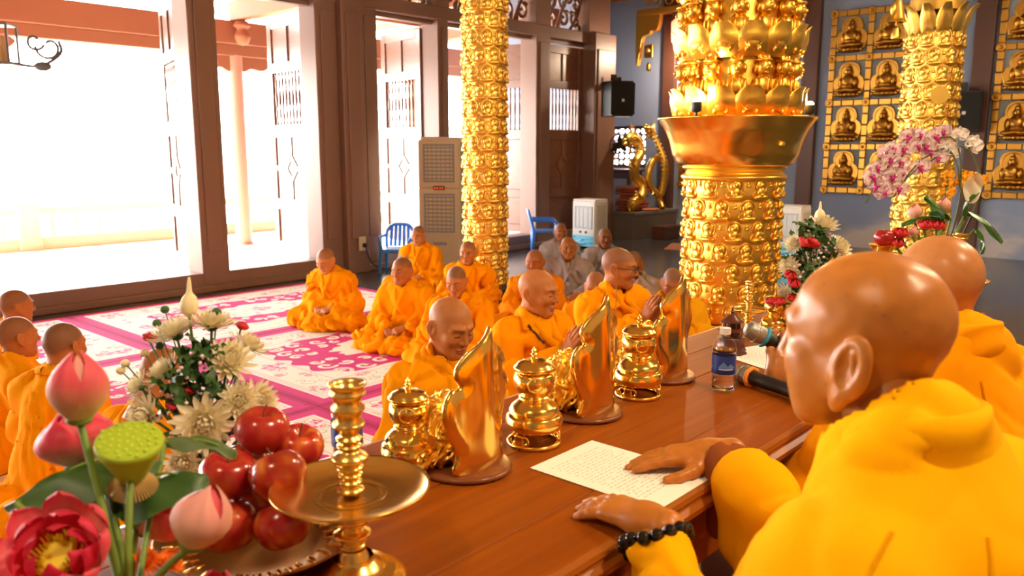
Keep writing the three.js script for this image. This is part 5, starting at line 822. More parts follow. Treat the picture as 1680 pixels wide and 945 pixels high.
// --- water bottles ---
const labelTex = canvasTex(512, 200, (c, w, h) => { c.fillStyle = '#1d3f8f'; c.fillRect(0, 0, w, h); c.fillStyle = '#12296a'; c.fillRect(0, h * 0.78, w, h * 0.22); c.fillStyle = '#5b86cf'; for (let k = 0; k < 3; k++) { const x = 40 + k * 170; c.beginPath(); c.moveTo(x, h * 0.66); c.lineTo(x + 40, h * 0.3); c.lineTo(x + 70, h * 0.55); c.lineTo(x + 90, h * 0.4); c.lineTo(x + 130, h * 0.66); c.fill(); c.fillStyle = '#e8eef8'; c.fillRect(x + 10, h * 0.69, 100, 10); c.fillStyle = '#5b86cf'; } });
function bottle(label, x, z, filled) {
  const t = thing('water_bottle', label, 'bottle', [x, T, z]); const body = [[0, 0.004], [0.016, 0.002], [0.025, 0.0], [0.0305, 0.006], [0.031, 0.03], [0.0295, 0.036], [0.0305, 0.05], [0.0305, 0.1], [0.0315, 0.115], [0.029, 0.128], [0.021, 0.142], [0.0135, 0.15], [0.0125, 0.158]];
  obj('shell', turned(body, 36, 4), mat(1, 1, 1, 0.04, 0, { transmission: 1, thickness: 0, ior: 1.4 }), t);
  if (filled) obj('water', turned([[0, 0.007], [0.02, 0.005], [0.0285, 0.009], [0.029, 0.03], [0.0275, 0.036], [0.0285, 0.05], [0.0285, 0.1], [0.029, 0.114], [0, 0.115]], 36, 3), mat(1, 1, 1, 0.0, 0, { transmission: 1, thickness: 0.05, ior: 1.33 }), t);
  obj('label', new THREE.CylinderGeometry(0.0318, 0.0318, 0.05, 40, 1, true).translate(0, 0.076, 0), mat(1, 1, 1, 0.35, 0, { map: labelTex, side: THREE.DoubleSide }), t);
  obj('cap', [cyl(0.0145, 0.0142, 0.016, 0, 0.156, 0, 24), ...[...Array(20)].map((_, i) => bx(0.0012, 0.013, 0.0012, Math.cos(i / 20 * 6.283) * 0.0144, 0.164, Math.sin(i / 20 * 6.283) * 0.0144))], mat(0.75, 0.75, 0.72, 0.4), t); return t;
}
bottle('half litre water bottle with blue label beside the third flame ornament', 1.955, -0.985, true);
bottle('water bottle standing behind the tall candlestick', 0.955, -1.30, true);
// --- microphones ---
function microphone(label, ringMat, ringName) {
  const t = thing('microphone', label, 'microphone'); const z = (g) => g.rotateX(Math.PI / 2);  // lies along +z, head at the far end
  obj('handle', z(lathe([[0, 0], [0.0165, 0.0], [0.018, 0.006], [0.0175, 0.05], [0.019, 0.16], [0.021, 0.19], [0.019, 0.198], [0, 0.198]], 28)), M.black, t);
  obj(ringName, z(new THREE.TorusGeometry(0.0245, 0.0062, 8, 8).rotateX(Math.PI / 2).translate(0, 0.2, 0)), ringMat, t);
  obj('grille_head', z(turned([[0.019, 0.196], [0.0245, 0.206], [0.0265, 0.222], [0.0262, 0.236], [0.0225, 0.252], [0.012, 0.261], [0, 0.262]], 32, 3)), mat(0.32, 0.31, 0.27, 0.45, 0.7, { bumpMap: fineBump, bumpScale: 0.002 }), t); obj('head_band', z(new THREE.TorusGeometry(0.0268, 0.0016, 6, 32).rotateX(Math.PI / 2).translate(0, 0.228, 0)), M.steel, t);
  return t;
}
{ const m = microphone('black microphone with an orange ring lying on the table', mat(0.95, 0.30, 0.02, 0.6), 'orange_ring'); const a = V(1.975, 0, -0.755), b = V(2.06, 0, -1.0); m.position.set(a.x, T + 0.0225, a.z); m.rotation.y = Math.atan2(b.x - a.x, b.z - a.z); m.rotation.x = -0.018; m.rotation.order = 'YXZ'; }
// --- apples on a gilt plate ---
{
  const t = thing('fruit_plate', 'round gilt plate with a leaf-patterned rim under the apples', 'plate', [0.64, T, -1.105]);
  obj('dish', turned([[0, 0.012], [0.06, 0.012], [0.1, 0.018], [0.14, 0.036], [0.158, 0.046], [0.16, 0.044], [0.14, 0.03], [0.1, 0.008], [0.06, 0.0], [0, 0.0]], 48, 4), M.goldOld, t);
  const gs = []; for (let i = 0; i < 28; i++) for (let k = 0; k < 3; k++) gs.push(ell(0.0035, 0.0025, 0.012, 0, 0.021 + k * 0.0085, 0.106 + k * 0.017, 6, 4).applyMatrix4(new THREE.Matrix4().makeRotationY(i / 28 * 6.283 + k * 0.1)));
  obj('leaf_relief', gs, M.brass, t);
  const geo = (() => { const g = new THREE.SphereGeometry(1, 32, 24), p = g.attributes.position; for (let i = 0; i < p.count; i++) { let x = p.getX(i), y = p.getY(i), z = p.getZ(i); const r = Math.hypot(x, z), lob = 1 + 0.035 * Math.cos(5 * Math.atan2(z, x)) * (y < 0 ? -y : 0.4 * y); let Y = 0.92 * y - (y > 0 ? 0.42 * Math.exp(-r * r * 9) : -0.26 * Math.exp(-r * r * 12)); const k = (1 + 0.06 * y) * lob; p.setXYZ(i, x * k * 1.03, Y, z * k * 1.03); } g.computeVertexNormals(); return g; })();
  const tint = (q) => paint(geo.clone(), (x, y, z) => { const n = noise(x * 2.2 + q * 7, y * 1.2, z * 2.2), s = noise(Math.atan2(x, z) * 9, y * 1.4, q * 5); const sp = noise(x * 26, y * 26, z * 26 + q) > 0.5 ? 0.12 : 0; return mix3(mix3([0.36, 0.010, 0.012], [0.62, 0.10, 0.015], clamp(0.35 + n * 0.9 + s * 0.5, 0, 1) * (q % 3 === 0 ? 0.35 : 1)), [0.85, 0.42, 0.05], clamp((y > 0.3 ? 0.5 * (y - 0.3) : 0) + n * 1.1 - 0.28 + sp, 0, 1) * (q % 3 === 0 ? 0.15 : 0.85)); });
  const am = mat(1, 1, 1, 0.22, 0, { vertexColors: true, clearcoat: 0.4, clearcoatRoughness: 0.15 }), stem = mat(0.14, 0.07, 0.025, 0.8), gm = [0, 1, 2].map(tint);
  const ap = [[0.678, 1.298, -1.151, 0.043, 0.15, 'dark red apple with a foil sticker on top of the pile'], [0.727, 1.262, -1.125, 0.041, 0.3, 'red apple high in the pile nearest the candlestick'], [0.603, 1.249, -1.131, 0.044, 0.2, 'dark red apple in the middle tier of the pile behind the pink lotus bud'], [0.645, 1.257, -1.056, 0.043, -0.5, 'yellow-streaked apple in the middle tier of the pile'], [0.672, 1.222, -1.205, 0.041, 0.2, 'dark apple at the back of the pile against the chrysanthemums'], [0.64, 1.182, -1.042, 0.043, -0.4, 'orange-red apple on the plate beneath the drip plate'], [0.583, 1.182, -1.1, 0.044, -0.4, 'orange-red apple on the plate behind the pink lotus bud'], [0.66, 1.185, -1.13, 0.042, 0.1, 'amber apple deep inside the pile'], [0.74, 1.18, -1.11, 0.042, 0.2, 'red apple on the plate under the one nearest the candlestick']];
  ap.forEach(([x, y, z, r, tilt, l], i) => { const a = thing('apple', l, 'apple', [x, y, z], i * 1.3, 'apples heaped on the gilt plate'); a.rotation.x = tilt; obj('flesh', gm[[0, 1, 0, 1, 0, 2, 2, 2, 1][i]].clone().scale(r, r, r), am, a); obj('stem', taper([[0, r * 0.45, 0], [0.002, r * 0.85, 0.001], [0.005, r * 1.05, 0.003]], () => 0.0014, 6, 5), stem, a);
    if (i === 0 || i === 1) { const s = obj('sticker', new THREE.SphereGeometry(r * 1.035, 12, 8, 0, 0.45, 1.0, 0.42), mat(0.6, 0.7, 0.72, 0.25, 0.6), a); s.rotation.y = i ? 2.9 : 3.85; } });
}

// ================= THE TWO AT THE TABLE =================
function trace(f, p, d, far = 1.5) { let t = 0; for (let i = 0; i < 140; i++) { const v = f(p[0] + d[0] * t, p[1] + d[1] * t, p[2] + d[2] * t); if (v < 0.0008) break; t += v * 0.7; if (t > far) return null; } return [p[0] + d[0] * t, p[1] + d[1] * t, p[2] + d[2] * t]; }
function tablePerson(label, o) {
  const t = thing('person', label, 'person', [o.x, 0, o.z], o.yaw); const c = Math.cos(o.yaw), s = Math.sin(o.yaw);
  const loc = ([x, y, z]) => { const dx = x - o.x, dz = z - o.z; return [c * dx - s * dz, y, s * dx + c * dz]; };
  const wl = loc(o.wl), wr = loc(o.wr), el = o.el, er = o.er, mid = (a, b, q) => [a[0] + (b[0] - a[0]) * q, a[1] + (b[1] - a[1]) * q, a[2] + (b[2] - a[2]) * q];
  const up = o.up ?? 0, P = { hip: [0, 0.62, -0.10], chest: [0, 1.08 + up, -0.04], sl: [0.18, 1.225 + up, -0.02], sr: [-0.18, 1.225 + up, -0.02], nk: [o.hd[0] * 0.4, 1.35 + up, o.hd[2] - 0.072], hd: o.hd };
  const cap = (a, b, ra, rb) => (x, y, z) => C3(x, y, z, a[0], a[1], a[2], b[0], b[1], b[2], ra, rb);
  const parts = [cap(P.hip, P.chest, 0.22, 0.185), cap(P.sl, P.sr, 0.082, 0.082), cap([0, 1.17 + up, -0.05], P.nk, 0.135, 0.085), cap([0.07, 1.325 + up, P.nk[2] - 0.01], [0.17, 1.245 + up, -0.02], 0.056, 0.066), cap([-0.07, 1.325 + up, P.nk[2] - 0.01], [-0.17, 1.245 + up, -0.02], 0.056, 0.066),
    cap(P.sl, el, 0.08, 0.082), cap(P.sr, er, 0.08, 0.066), cap(el, mid(el, wl, o.cuffL), 0.082, 0.052), cap(er, mid(er, wr, o.cuffR), 0.064, 0.055),
    cap([0.1, 0.6, 0], [0.17, 0.56, 0.3], 0.15, 0.12), cap([-0.1, 0.6, 0], [-0.17, 0.56, 0.3], 0.15, 0.12), cap([0.17, 0.56, 0.3], [0.17, 0.42, 0.3], 0.12, 0.11), cap([-0.17, 0.56, 0.3], [-0.17, 0.42, 0.3], 0.12, 0.11), cap(P.hip, [0, 0.4, -0.08], 0.22, 0.24)];
  // the wide right sleeve hangs open below the wrist
  const m1 = mid(er, wr, 0.55), m2 = mid(er, wr, o.cuffR); parts.push(cap([m1[0], m1[1] - 0.1, m1[2]], [m2[0], m2[1] - 0.13, m2[2]], 0.05, 0.036), cap(m2, [m2[0], m2[1] - 0.13, m2[2]], 0.05, 0.034));
  const k = 0.06, z0 = o.seed, drape = (x, y, z) => {
    const n1 = noise(x * 3.5 + z0, y * 3.5, z * 3.5), n2 = noise(x * 7, y * 7 + z0, z * 7);
    const a = Math.sin((x * 0.75 + y * 0.62 + z * 0.25) * 26 + n1 * 7 + z0), b = Math.sin((x * 0.9 - y * 0.25 - z * 0.5) * 44 + n2 * 5);
    const arm = clamp((z - 0.02) * 6, 0, 1);
    return 0.020 * (1 - Math.abs(a)) ** 1.5 * (0.45 + n1) + (0.007 + 0.012 * arm) * (1 - Math.abs(b)) ** 1.4 * (0.5 + n2) - 0.003;
  };
  const cutL = mid(el, wl, o.cuffL + 0.02), dL = V(...wl).sub(V(...el)).normalize(), cutR = mid(er, wr, o.cuffR + 0.02), dR = V(...wr).sub(V(...er)).normalize();
  const f = (x, y, z) => {
    let d = 9; for (const p of parts) { const q = p(x, y, z); if (q < d + k) d = sm(d, q, k); }
    if (d < 0.045) d += drape(x, y, z) - 0.004;
    const inL = C3(x, y, z, ...mid(el, wl, 0.4), ...mid(wl, el, -0.4), 0.034, 0.036), inR = C3(x, y, z, ...mid(er, wr, 0.35), ...mid(wr, er, -0.4), 0.034, 0.047);
    d = Math.max(d, -inL, -inR, (x - cutL[0]) * dL.x + (y - cutL[1]) * dL.y + (z - cutL[2]) * dL.z > 0 && x > -0.05 + wl[0] - 0.1 && z > 0.3 && Math.abs(x - wl[0]) < 0.13 ? (x - cutL[0]) * dL.x + (y - cutL[1]) * dL.y + (z - cutL[2]) * dL.z : -9);
    d = Math.max(d, -C3(x, y, z, P.nk[0], 1.28 + up, P.nk[2] + 0.01, P.hd[0], P.hd[1] - 0.04, P.hd[2] - 0.01, 0.06, 0.074));
    return Math.max(d, 0.352 - y);
  };
  const mx = Math.max(0.55, wl[2], wr[2]) + 0.12;
  const lo = [Math.min(-0.42, wr[0] - 0.12), 0.33, -0.45], hi = [Math.max(0.42, wl[0] + 0.12), 1.52, mx];
  obj('robe', meshField(f, lo, hi, o.cell), o.robe, t);
  // seams of the patched cloth, sewn on the robe's surface
  const seams = []; for (const [x0, x1, y0, y1, w] of o.seams ?? []) { const pts = []; for (let i = 0; i <= 26; i++) { const u = i / 26, x = x0 + (x1 - x0) * u, y = y0 + (y1 - y0) * u, p = trace(f, [x, y, -0.7], [0, 0, 1], 1); if (p) pts.push([p[0], p[1], p[2] - 0.0003]); } if (pts.length > 4) seams.push(tube(pts, w ?? 0.0034, 70, 6)); }
  for (const [a, b, dir] of o.seamsSide ?? []) { const pts = []; for (let i = 0; i <= 26; i++) { const u = i / 26, q = mid(a, b, u), p = trace(f, [q[0] + dir[0] * 0.5, q[1] + dir[1] * 0.5, q[2] + dir[2] * 0.5], [-dir[0], -dir[1], -dir[2]], 1); if (p) pts.push(p); } if (pts.length > 4) seams.push(tube(pts, 0.0028, 70, 6)); }
  if (seams.length) obj('seams', seams, o.robe, t);
  // rolled collar round the neck
  { // turned-down collar: a folded band with soft creases
    const nu = 72, nv = 14, pp = [], ix = [], pr = [[0.07, 0.006], [0.072, 0.028], [0.077, 0.039], [0.084, 0.04], [0.09, 0.031], [0.095, 0.012], [0.097, -0.012], [0.094, -0.035]];
    const cv = new THREE.SplineCurve(pr.map(([a, b]) => new THREE.Vector2(a, b)));
    for (let j = 0; j <= nv; j++) { const q = cv.getPoint(j / nv), v = j / nv; for (let i = 0; i < nu; i++) { const a = i / nu * 2 * Math.PI, fr = Math.max(0, Math.cos(a)); const cr = 0.004 * Math.sin(v * 15 + a * 2.2 + 1.2 * Math.sin(a * 3 + o.seed)) * (0.3 + 0.7 * v); const r = q.x + cr - 0.012 * v * fr; pp.push(P.nk[0] + Math.sin(a) * r, P.nk[1] + q.y + 0.012 - 0.05 * fr - 0.012 * Math.cos(a), P.nk[2] + 0.008 + Math.cos(a) * r * 1.03); } }
    for (let j = 0; j < nv; j++) for (let i = 0; i < nu; i++) { const a = j * nu + i, b = j * nu + (i + 1) % nu; ix.push(a, a + nu, b, b, a + nu, b + nu); }
    const g = new THREE.BufferGeometry(); g.setAttribute('position', new THREE.BufferAttribute(new Float32Array(pp), 3)); g.setAttribute('uv', new THREE.BufferAttribute(new Float32Array(pp.length / 3 * 2), 2)); g.setIndex(ix); g.computeVertexNormals(); obj('collar', g, o.robe, t); }
  const cuff = (e, w, q, ra, m) => { const A = V(...mid(e, w, q)), dir = V(...w).sub(V(...e)).normalize(), g = lathe([[ra * 0.9, -0.11], [ra, -0.02], [ra * 1.04, 0.0], [ra * 0.94, 0.0], [ra * 0.86, -0.1]], 28); g.applyMatrix4(new THREE.Matrix4().compose(A, new THREE.Quaternion().setFromUnitVectors(V(0, 1, 0), dir), V(1, 1, 1))); return g; };
  if (o.inner) { const a0 = mid(er, wr, 0.6), a1 = mid(er, wr, Math.min(0.95, o.cuffR + 0.17)), a2 = [a1[0], a1[1] - 0.13, a1[2]];
    obj('inner_sleeve', meshField((x, y, z) => { let d = sm(C3(x, y, z, ...a0, ...a1, 0.05, 0.041), C3(x, y, z, ...a1, ...a2, 0.034, 0.03), 0.04); d = Math.max(d, (x - a1[0]) * dR.x + (y - a1[1]) * 0.2 * dR.y + (z - a1[2]) * dR.z - 0.012, -C3(x, y, z, ...mid(er, wr, 0.5), ...mid(wr, er, -0.3), 0.032, 0.034)); return d + 0.004 * Math.sin(x * 70 + z * 50); }, [a1[0] - 0.16, a1[1] - 0.2, a1[2] - 0.2], [a1[0] + 0.16, a1[1] + 0.08, a1[2] + 0.1], 0.007), o.inner, t); }
  if (o.innerL) obj('inner_sleeve', [cuff(el, wl, o.cuffL + 0.07, 0.041, 0)], o.innerL, t);
  // body
  const skin = o.skin, H = { stubble: 0, brow: 0.6, ...o.head }, hp = new THREE.Matrix4().compose(V(...P.hd), new THREE.Quaternion().setFromEuler(new THREE.Euler(o.headPitch, o.headYaw, o.headRoll ?? 0, 'YXZ')), V(o.hs ?? 1, o.hs ?? 1, o.hs ?? 1));
  const head = xf(paint(meshField(headField(H), [-0.13, -0.2, -0.13], [0.13, 0.125, 0.13], o.hcell), headSkin(skin, H)), hp);
  const arms = [cap(P.hip, P.chest, 0.15, 0.12), cap(P.sl, P.sr, 0.045, 0.045), cap(P.chest, P.nk, 0.08, 0.048), cap(P.nk, mid(P.nk, P.hd, 0.5), 0.05, 0.05), cap(P.sl, el, 0.05, 0.044), cap(P.sr, er, 0.05, 0.044), cap(el, wl, 0.04, 0.027), cap(er, wr, 0.04, 0.027)];
  const core = paint(meshField((x, y, z) => { let d = 9; for (const p of arms) d = sm(d, p(x, y, z), 0.03); return d; }, [lo[0], 0.36, lo[2]], [hi[0], 1.45, hi[2]], 0.016), () => skin);
  const hands = o.hands(loc).map(([kind, p, fd, n, left]) => handGeo(kind, o.handCell, handAt(p, fd, n, left, o.handScale ?? 1), skin));
  obj('body', [head, core, ...hands], skinShine, t);
  if (o.extra) o.extra(t, { P, f, wl, wr, el, er, loc, mid });
  return t;
}
const elderYaw = 168 * D;
const dirL = (yaw, x, y, z) => { const c = Math.cos(yaw), s = Math.sin(yaw); return [c * x - s * z, y, s * x + c * z]; };
tablePerson('bald elder in a bright yellow robe resting both hands on the paper', {
  x: 0.965, z: -0.247, yaw: elderYaw, seed: 2.3, cell: 0.0075, hcell: 0.0024, handCell: 0.0026, robe: R.gold, up: 0.058, skin: [0.48, 0.165, 0.026], inner: R.brown,
  hd: [-0.022, 1.524, 0.086], headPitch: 0.08, headYaw: 0.19, hs: 0.92, head: { w: 1.04, ear: 1.28, earY: -0.02, earZ: 0.0, flare: 0.2, jowl: 1, jaw: 1.15, spots: true, back: 1.02, warp: (x, y, z) => 0.0012 * noise(x * 40, y * 40, z * 40) - (y < -0.05 && z < 0 ? 0.004 * Math.max(0, Math.sin(y * 190 + z * 60)) * ss(-0.05, -0.08, y) : 0) },
  wl: [1.098, 1.142, -0.672], wr: [1.44, 1.145, -0.738], el: [0.085, 0.97, 0.20], er: [-0.31, 1.02, 0.19], cuffL: 0.82, cuffR: 0.74,
  hands: (loc) => [['flat', loc([1.098, 1.140, -0.672]), dirL(elderYaw, 0.17, -0.10, -0.98), [0.02, 1, 0.02], true], ['flat2', loc([1.44, 1.143, -0.738]), dirL(elderYaw, -0.62, -0.10, -0.78), [0, 1, 0.05], false]],
  seams: [[0.03, 0.0, 1.30, 0.8], [-0.12, -0.15, 1.26, 0.8], [0.15, 0.13, 1.26, 0.8], [0.03, -0.145, 1.02, 1.0], [0.02, 0.16, 1.14, 1.10]],
  seamsSide: [[[0.05, 1.36, -0.1], [0.16, 0.95, -0.12], [0.55, 0.45, -0.7]], [[0.10, 1.33, -0.03], [0.27, 1.0, 0.02], [0.7, 0.6, -0.4]], [[-0.02, 1.36, -0.12], [0.02, 0.95, -0.2], [0.3, 0.4, -0.85]], [[0.05, 1.14, -0.15], [0.2, 1.16, -0.1], [0.5, 0.4, -0.75]]],
  extra: (t, q) => {
    const A = V(...q.mid(q.el, q.wl, 0.86)), dir = V(...q.wl).sub(V(...q.el)).normalize(), Q = new THREE.Quaternion().setFromUnitVectors(V(0, 1, 0), dir), gs = [];
    for (let i = 0; i < 15; i++) { const a = i / 15 * 2 * Math.PI, p = V(Math.cos(a) * 0.054, 0.012 * Math.sin(a * 2), Math.sin(a) * 0.052).applyQuaternion(Q).add(A); gs.push(sph(0.0118, p.x, p.y, p.z, 16, 12)); }
    for (const g of gs) obj('bracelet_bead', g, M.blackGloss, t);
    const p = trace(q.f, [-0.02, 1.15, 0.6], [0, 0, -1], 1.2); if (p) obj('clasp', [new THREE.TorusGeometry(0.014, 0.003, 8, 20).translate(p[0], p[1], p[2] + 0.003), rbx(0.03, 0.006, 0.004, 0.002, p[0] + 0.02, p[1], p[2] + 0.004)], M.steel, t);
  } });
const secondYaw = 150 * D;
tablePerson('bald monk in an orange robe speaking into a held microphone', {
  x: 1.955, z: -0.465, yaw: secondYaw, seed: 5.1, cell: 0.0095, hcell: 0.0034, handCell: 0.0036, robe: R.orange, up: -0.022, skin: [0.52, 0.20, 0.055],
  hd: [0, 1.447, 0.03], headPitch: 0.12, headYaw: -0.05, head: { w: 1.02, stubble: 0.12 },
  wl: [1.86, 0.80, -0.60], wr: [2.098, 1.14, -0.897], el: [0.26, 0.96, 0.06], er: [-0.25, 1.04, 0.2], cuffL: 0.8, cuffR: 0.78,
  hands: (loc) => [['lap', loc([1.86, 0.80, -0.60]), dirL(secondYaw, 0.3, -0.2, -0.9), [0, 1, 0], true], ['grip', loc([2.098, 1.14, -0.897]), dirL(secondYaw, 0.356, 0.888, 0.295), dirL(secondYaw, -0.74, 0.075, 0.667), false]],
  seams: [[0.04, 0.02, 1.28, 0.7], [-0.13, -0.14, 1.22, 0.7], [0.17, 0.16, 1.22, 0.7], [0.02, -0.14, 1.0, 0.98], [0.03, 0.17, 1.1, 1.09], [0.02, -0.14, 1.17, 1.16]] });
{ const m = microphone('grey-headed microphone with a blue ring held in the hand', mat(0.03, 0.30, 0.50, 0.5), 'blue_ring'); m.position.set(2.22, 1.145, -0.805); m.rotation.order = 'YXZ'; m.rotation.y = Math.atan2(-0.57, -0.686); m.rotation.x = -0.475; }

// ================= FLOWERS ON THE TABLE =================
const G = { leaf: mat(0.042, 0.11, 0.022, 0.45), leafDark: mat(0.042, 0.11, 0.022, 0.45), leafGloss: mat(0.045, 0.14, 0.02, 0.25), stem: mat(0.16, 0.26, 0.03, 0.5), white: mat(0.88, 0.80, 0.56, 0.7, 0, { transmission: 0.25, thickness: 0 }), cream: mat(0.86, 0.74, 0.42, 0.6), red: mat(0.55, 0.008, 0.015, 0.6), pinkWhite: mat(0.9, 0.62, 0.62, 0.6) };
const petalMat = mat(1, 1, 1, 0.55, 0, { vertexColors: true, transmission: 0.22, thickness: 0 });
// a petal of a cup: foot at the origin, rising along +y, its back turned to +z
function cupPetal(R, h, open, half, c0, c1, nu = 8, nv = 10) {
  const p = [], ix = [], col = [];
  for (let j = 0; j <= nv; j++) for (let i = 0; i <= nu; i++) {
    const v = j / nv, u = i / nu * 2 - 1, w = half * Math.pow(Math.sin(Math.PI * Math.min(1, 0.12 + v * 0.86)), 0.75) * u;
    const r = R * ((1 - open) * Math.sin(Math.PI * (0.10 + v * 0.86)) + open * (0.25 + 1.35 * v)) * (1 - 0.06 * u * u), y = h * v * (1 - 0.42 * open * v);
    p.push(Math.sin(w) * r, y - 0.08 * h * u * u * open, Math.cos(w) * r); const n = 0.92 + 0.16 * noise(u * 6, v * 1.5, R * 90);
    col.push(...mix3(c0, c1, ss(0.05, 0.75, v + 0.08 * Math.abs(u))).map((q) => q * n));
  }
  for (let j = 0; j < nv; j++) for (let i = 0; i < nu; i++) { const a = j * (nu + 1) + i; ix.push(a, a + 1, a + nu + 1, a + 1, a + nu + 2, a + nu + 1); }
  const g = new THREE.BufferGeometry(); g.setAttribute('position', new THREE.BufferAttribute(new Float32Array(p), 3)); g.setAttribute('color', new THREE.BufferAttribute(new Float32Array(col), 3)); g.setAttribute('uv', new THREE.BufferAttribute(new Float32Array(p.length / 3 * 2), 2)); g.setIndex(ix); g.computeVertexNormals(); return g;
}
const pinkTip = [0.86, 0.075, 0.115], pinkPale = [0.93, 0.42, 0.36], creamFoot = [0.85, 0.72, 0.35], hot = [0.80, 0.02, 0.075];
// head: tilt (about x), spin; stem falls to the vase mouth
function stemTo(t, foot, mouth, r, m) { const a = V(...foot), b = V(...mouth), c = a.clone().lerp(b, 0.45); c.y += 0.01; obj('stem', tube([[0, 0, 0], c.sub(a).toArray(), b.clone().sub(a).toArray()], r, 20, 8), m, t); }
function lotus(name, label, pos, o) {
  const t = thing(name, label, o.cat ?? 'lotus', pos); const head = new THREE.Group(); head.name = 'bloom'; t.add(head); head.rotation.order = 'YXZ'; head.rotation.set(o.tilt ?? 0.2, o.spin ?? 0, 0);
  for (const [n, R, h, open, half, c0, c1, off] of o.rings) for (let i = 0; i < n; i++) { const q = obj('petal', cupPetal(R * (1 + 0.03 * Math.sin(i * 5)), h * (1 + 0.05 * Math.cos(i * 3)), open * (1 + 0.15 * Math.sin(i * 7 + R * 50)), half, c0, c1), petalMat, head); q.rotation.y = (i / n) * 2 * Math.PI + off; }
  if (o.heart) { obj('seed_head', [turned([[0.004, 0], [0.016, 0.014], [0.019, 0.026], [0, 0.027]], 16, 3)], mat(0.75, 0.55, 0.03, 0.7), head); const gs = []; for (let i = 0; i < 60; i++) { const a = i * 2.4, r = 0.014 + 0.012 * ((i * 7) % 10) / 10; gs.push(tube([[Math.cos(a) * 0.01, 0.005, Math.sin(a) * 0.01], [Math.cos(a) * r, 0.022, Math.sin(a) * r], [Math.cos(a) * r * 1.15, 0.036, Math.sin(a) * r * 1.15]], 0.0014, 4, 4)); } obj('stamens', gs, mat(0.9, 0.62, 0.02, 0.7), head); }
  obj('calyx', ell(o.rings[0][1] * 0.45, 0.008, o.rings[0][1] * 0.45, 0, 0.002, 0), G.stem, head);
  stemTo(t, pos, o.mouth ?? [0.36, 1.2, -0.93], 0.0048, G.stem); return t;
}
// lotus vase stands just below the frame
{ const t = thing('flower_vase', 'gilt vase holding the pink lotus flowers', 'vase', [0.36, T, -0.93]); obj('body', turned([[0, 0], [0.05, 0], [0.052, 0.006], [0.035, 0.014], [0.055, 0.04], [0.058, 0.06], [0.04, 0.085], [0.032, 0.095], [0.045, 0.105], [0.042, 0.106], [0.03, 0.095], [0, 0.09]], 32, 4), M.gold, t); }
lotus('lotus_bud', 'pink lotus bud with pale green foot, highest of the pink flowers', [0.366, 1.418, -1.046], { tilt: 0.05, spin: 0.8, rings: [[3, 0.036, 0.086, 0, 1.15, creamFoot, pinkTip, 0], [3, 0.0335, 0.08, 0, 1.2, creamFoot, pinkPale, 1.0], [3, 0.030, 0.076, 0, 1.2, pinkPale, pinkTip, 0.5]] });
lotus('lotus_flower', 'half-open pink lotus right behind the tallest bud', [0.395, 1.33, -1.13], { tilt: -0.25, spin: 0.3, rings: [[5, 0.052, 0.075, 0.34, 0.7, pinkPale, hot, 0], [5, 0.044, 0.08, 0.2, 0.75, pinkPale, pinkTip, 0.6], [4, 0.036, 0.076, 0.06, 0.9, pinkPale, hot, 0.3]] });
lotus('lotus_flower', 'wide open crimson lotus with a yellow heart', [0.318, 1.262, -1.0], { tilt: 0.72, spin: -0.62, heart: true, rings: [[8, 0.062, 0.082, 0.62, 0.42, pinkPale, pinkTip, 0], [7, 0.05, 0.076, 0.46, 0.46, pinkTip, hot, 0.4], [6, 0.036, 0.066, 0.3, 0.5, hot, hot, 0.1]] });
lotus('lotus_bud', 'salmon lotus bud in front of the apples', [0.414, 1.292, -0.872], { tilt: 0.35, spin: 0.9, rings: [[3, 0.036, 0.076, 0, 1.15, creamFoot, pinkPale, 0.3], [3, 0.0335, 0.072, 0, 1.2, pinkPale, pinkTip, 1.3], [3, 0.03, 0.07, 0, 1.2, pinkTip, hot, 0.8]] });
lotus('lotus_flower', 'pointed crimson lotus low in front of the gilt plate', [0.40, 1.222, -0.80], { tilt: 0.12, spin: 0.4, mouth: [0.37, 1.19, -0.92], rings: [[5, 0.034, 0.07, 0.24, 0.62, pinkPale, hot, 0], [4, 0.026, 0.075, 0.1, 0.75, pinkTip, hot, 0.5]] });
lotus('lotus_flower', 'dusky pink lotus hanging behind the folded green leaf', [0.435, 1.245, -1.075], { tilt: 1.2, spin: 1.1, rings: [[5, 0.044, 0.07, 0.3, 0.7, pinkPale, pinkTip, 0], [4, 0.036, 0.066, 0.1, 0.8, pinkPale, hot, 0.5]] });
lotus('lotus_bud', 'small deep pink lotus bud below the half-open lotus', [0.43, 1.29, -1.16], { tilt: -0.3, spin: 0.1, rings: [[3, 0.034, 0.07, 0.06, 1.1, pinkPale, hot, 0.2], [3, 0.03, 0.066, 0, 1.2, pinkTip, hot, 1.2]] });
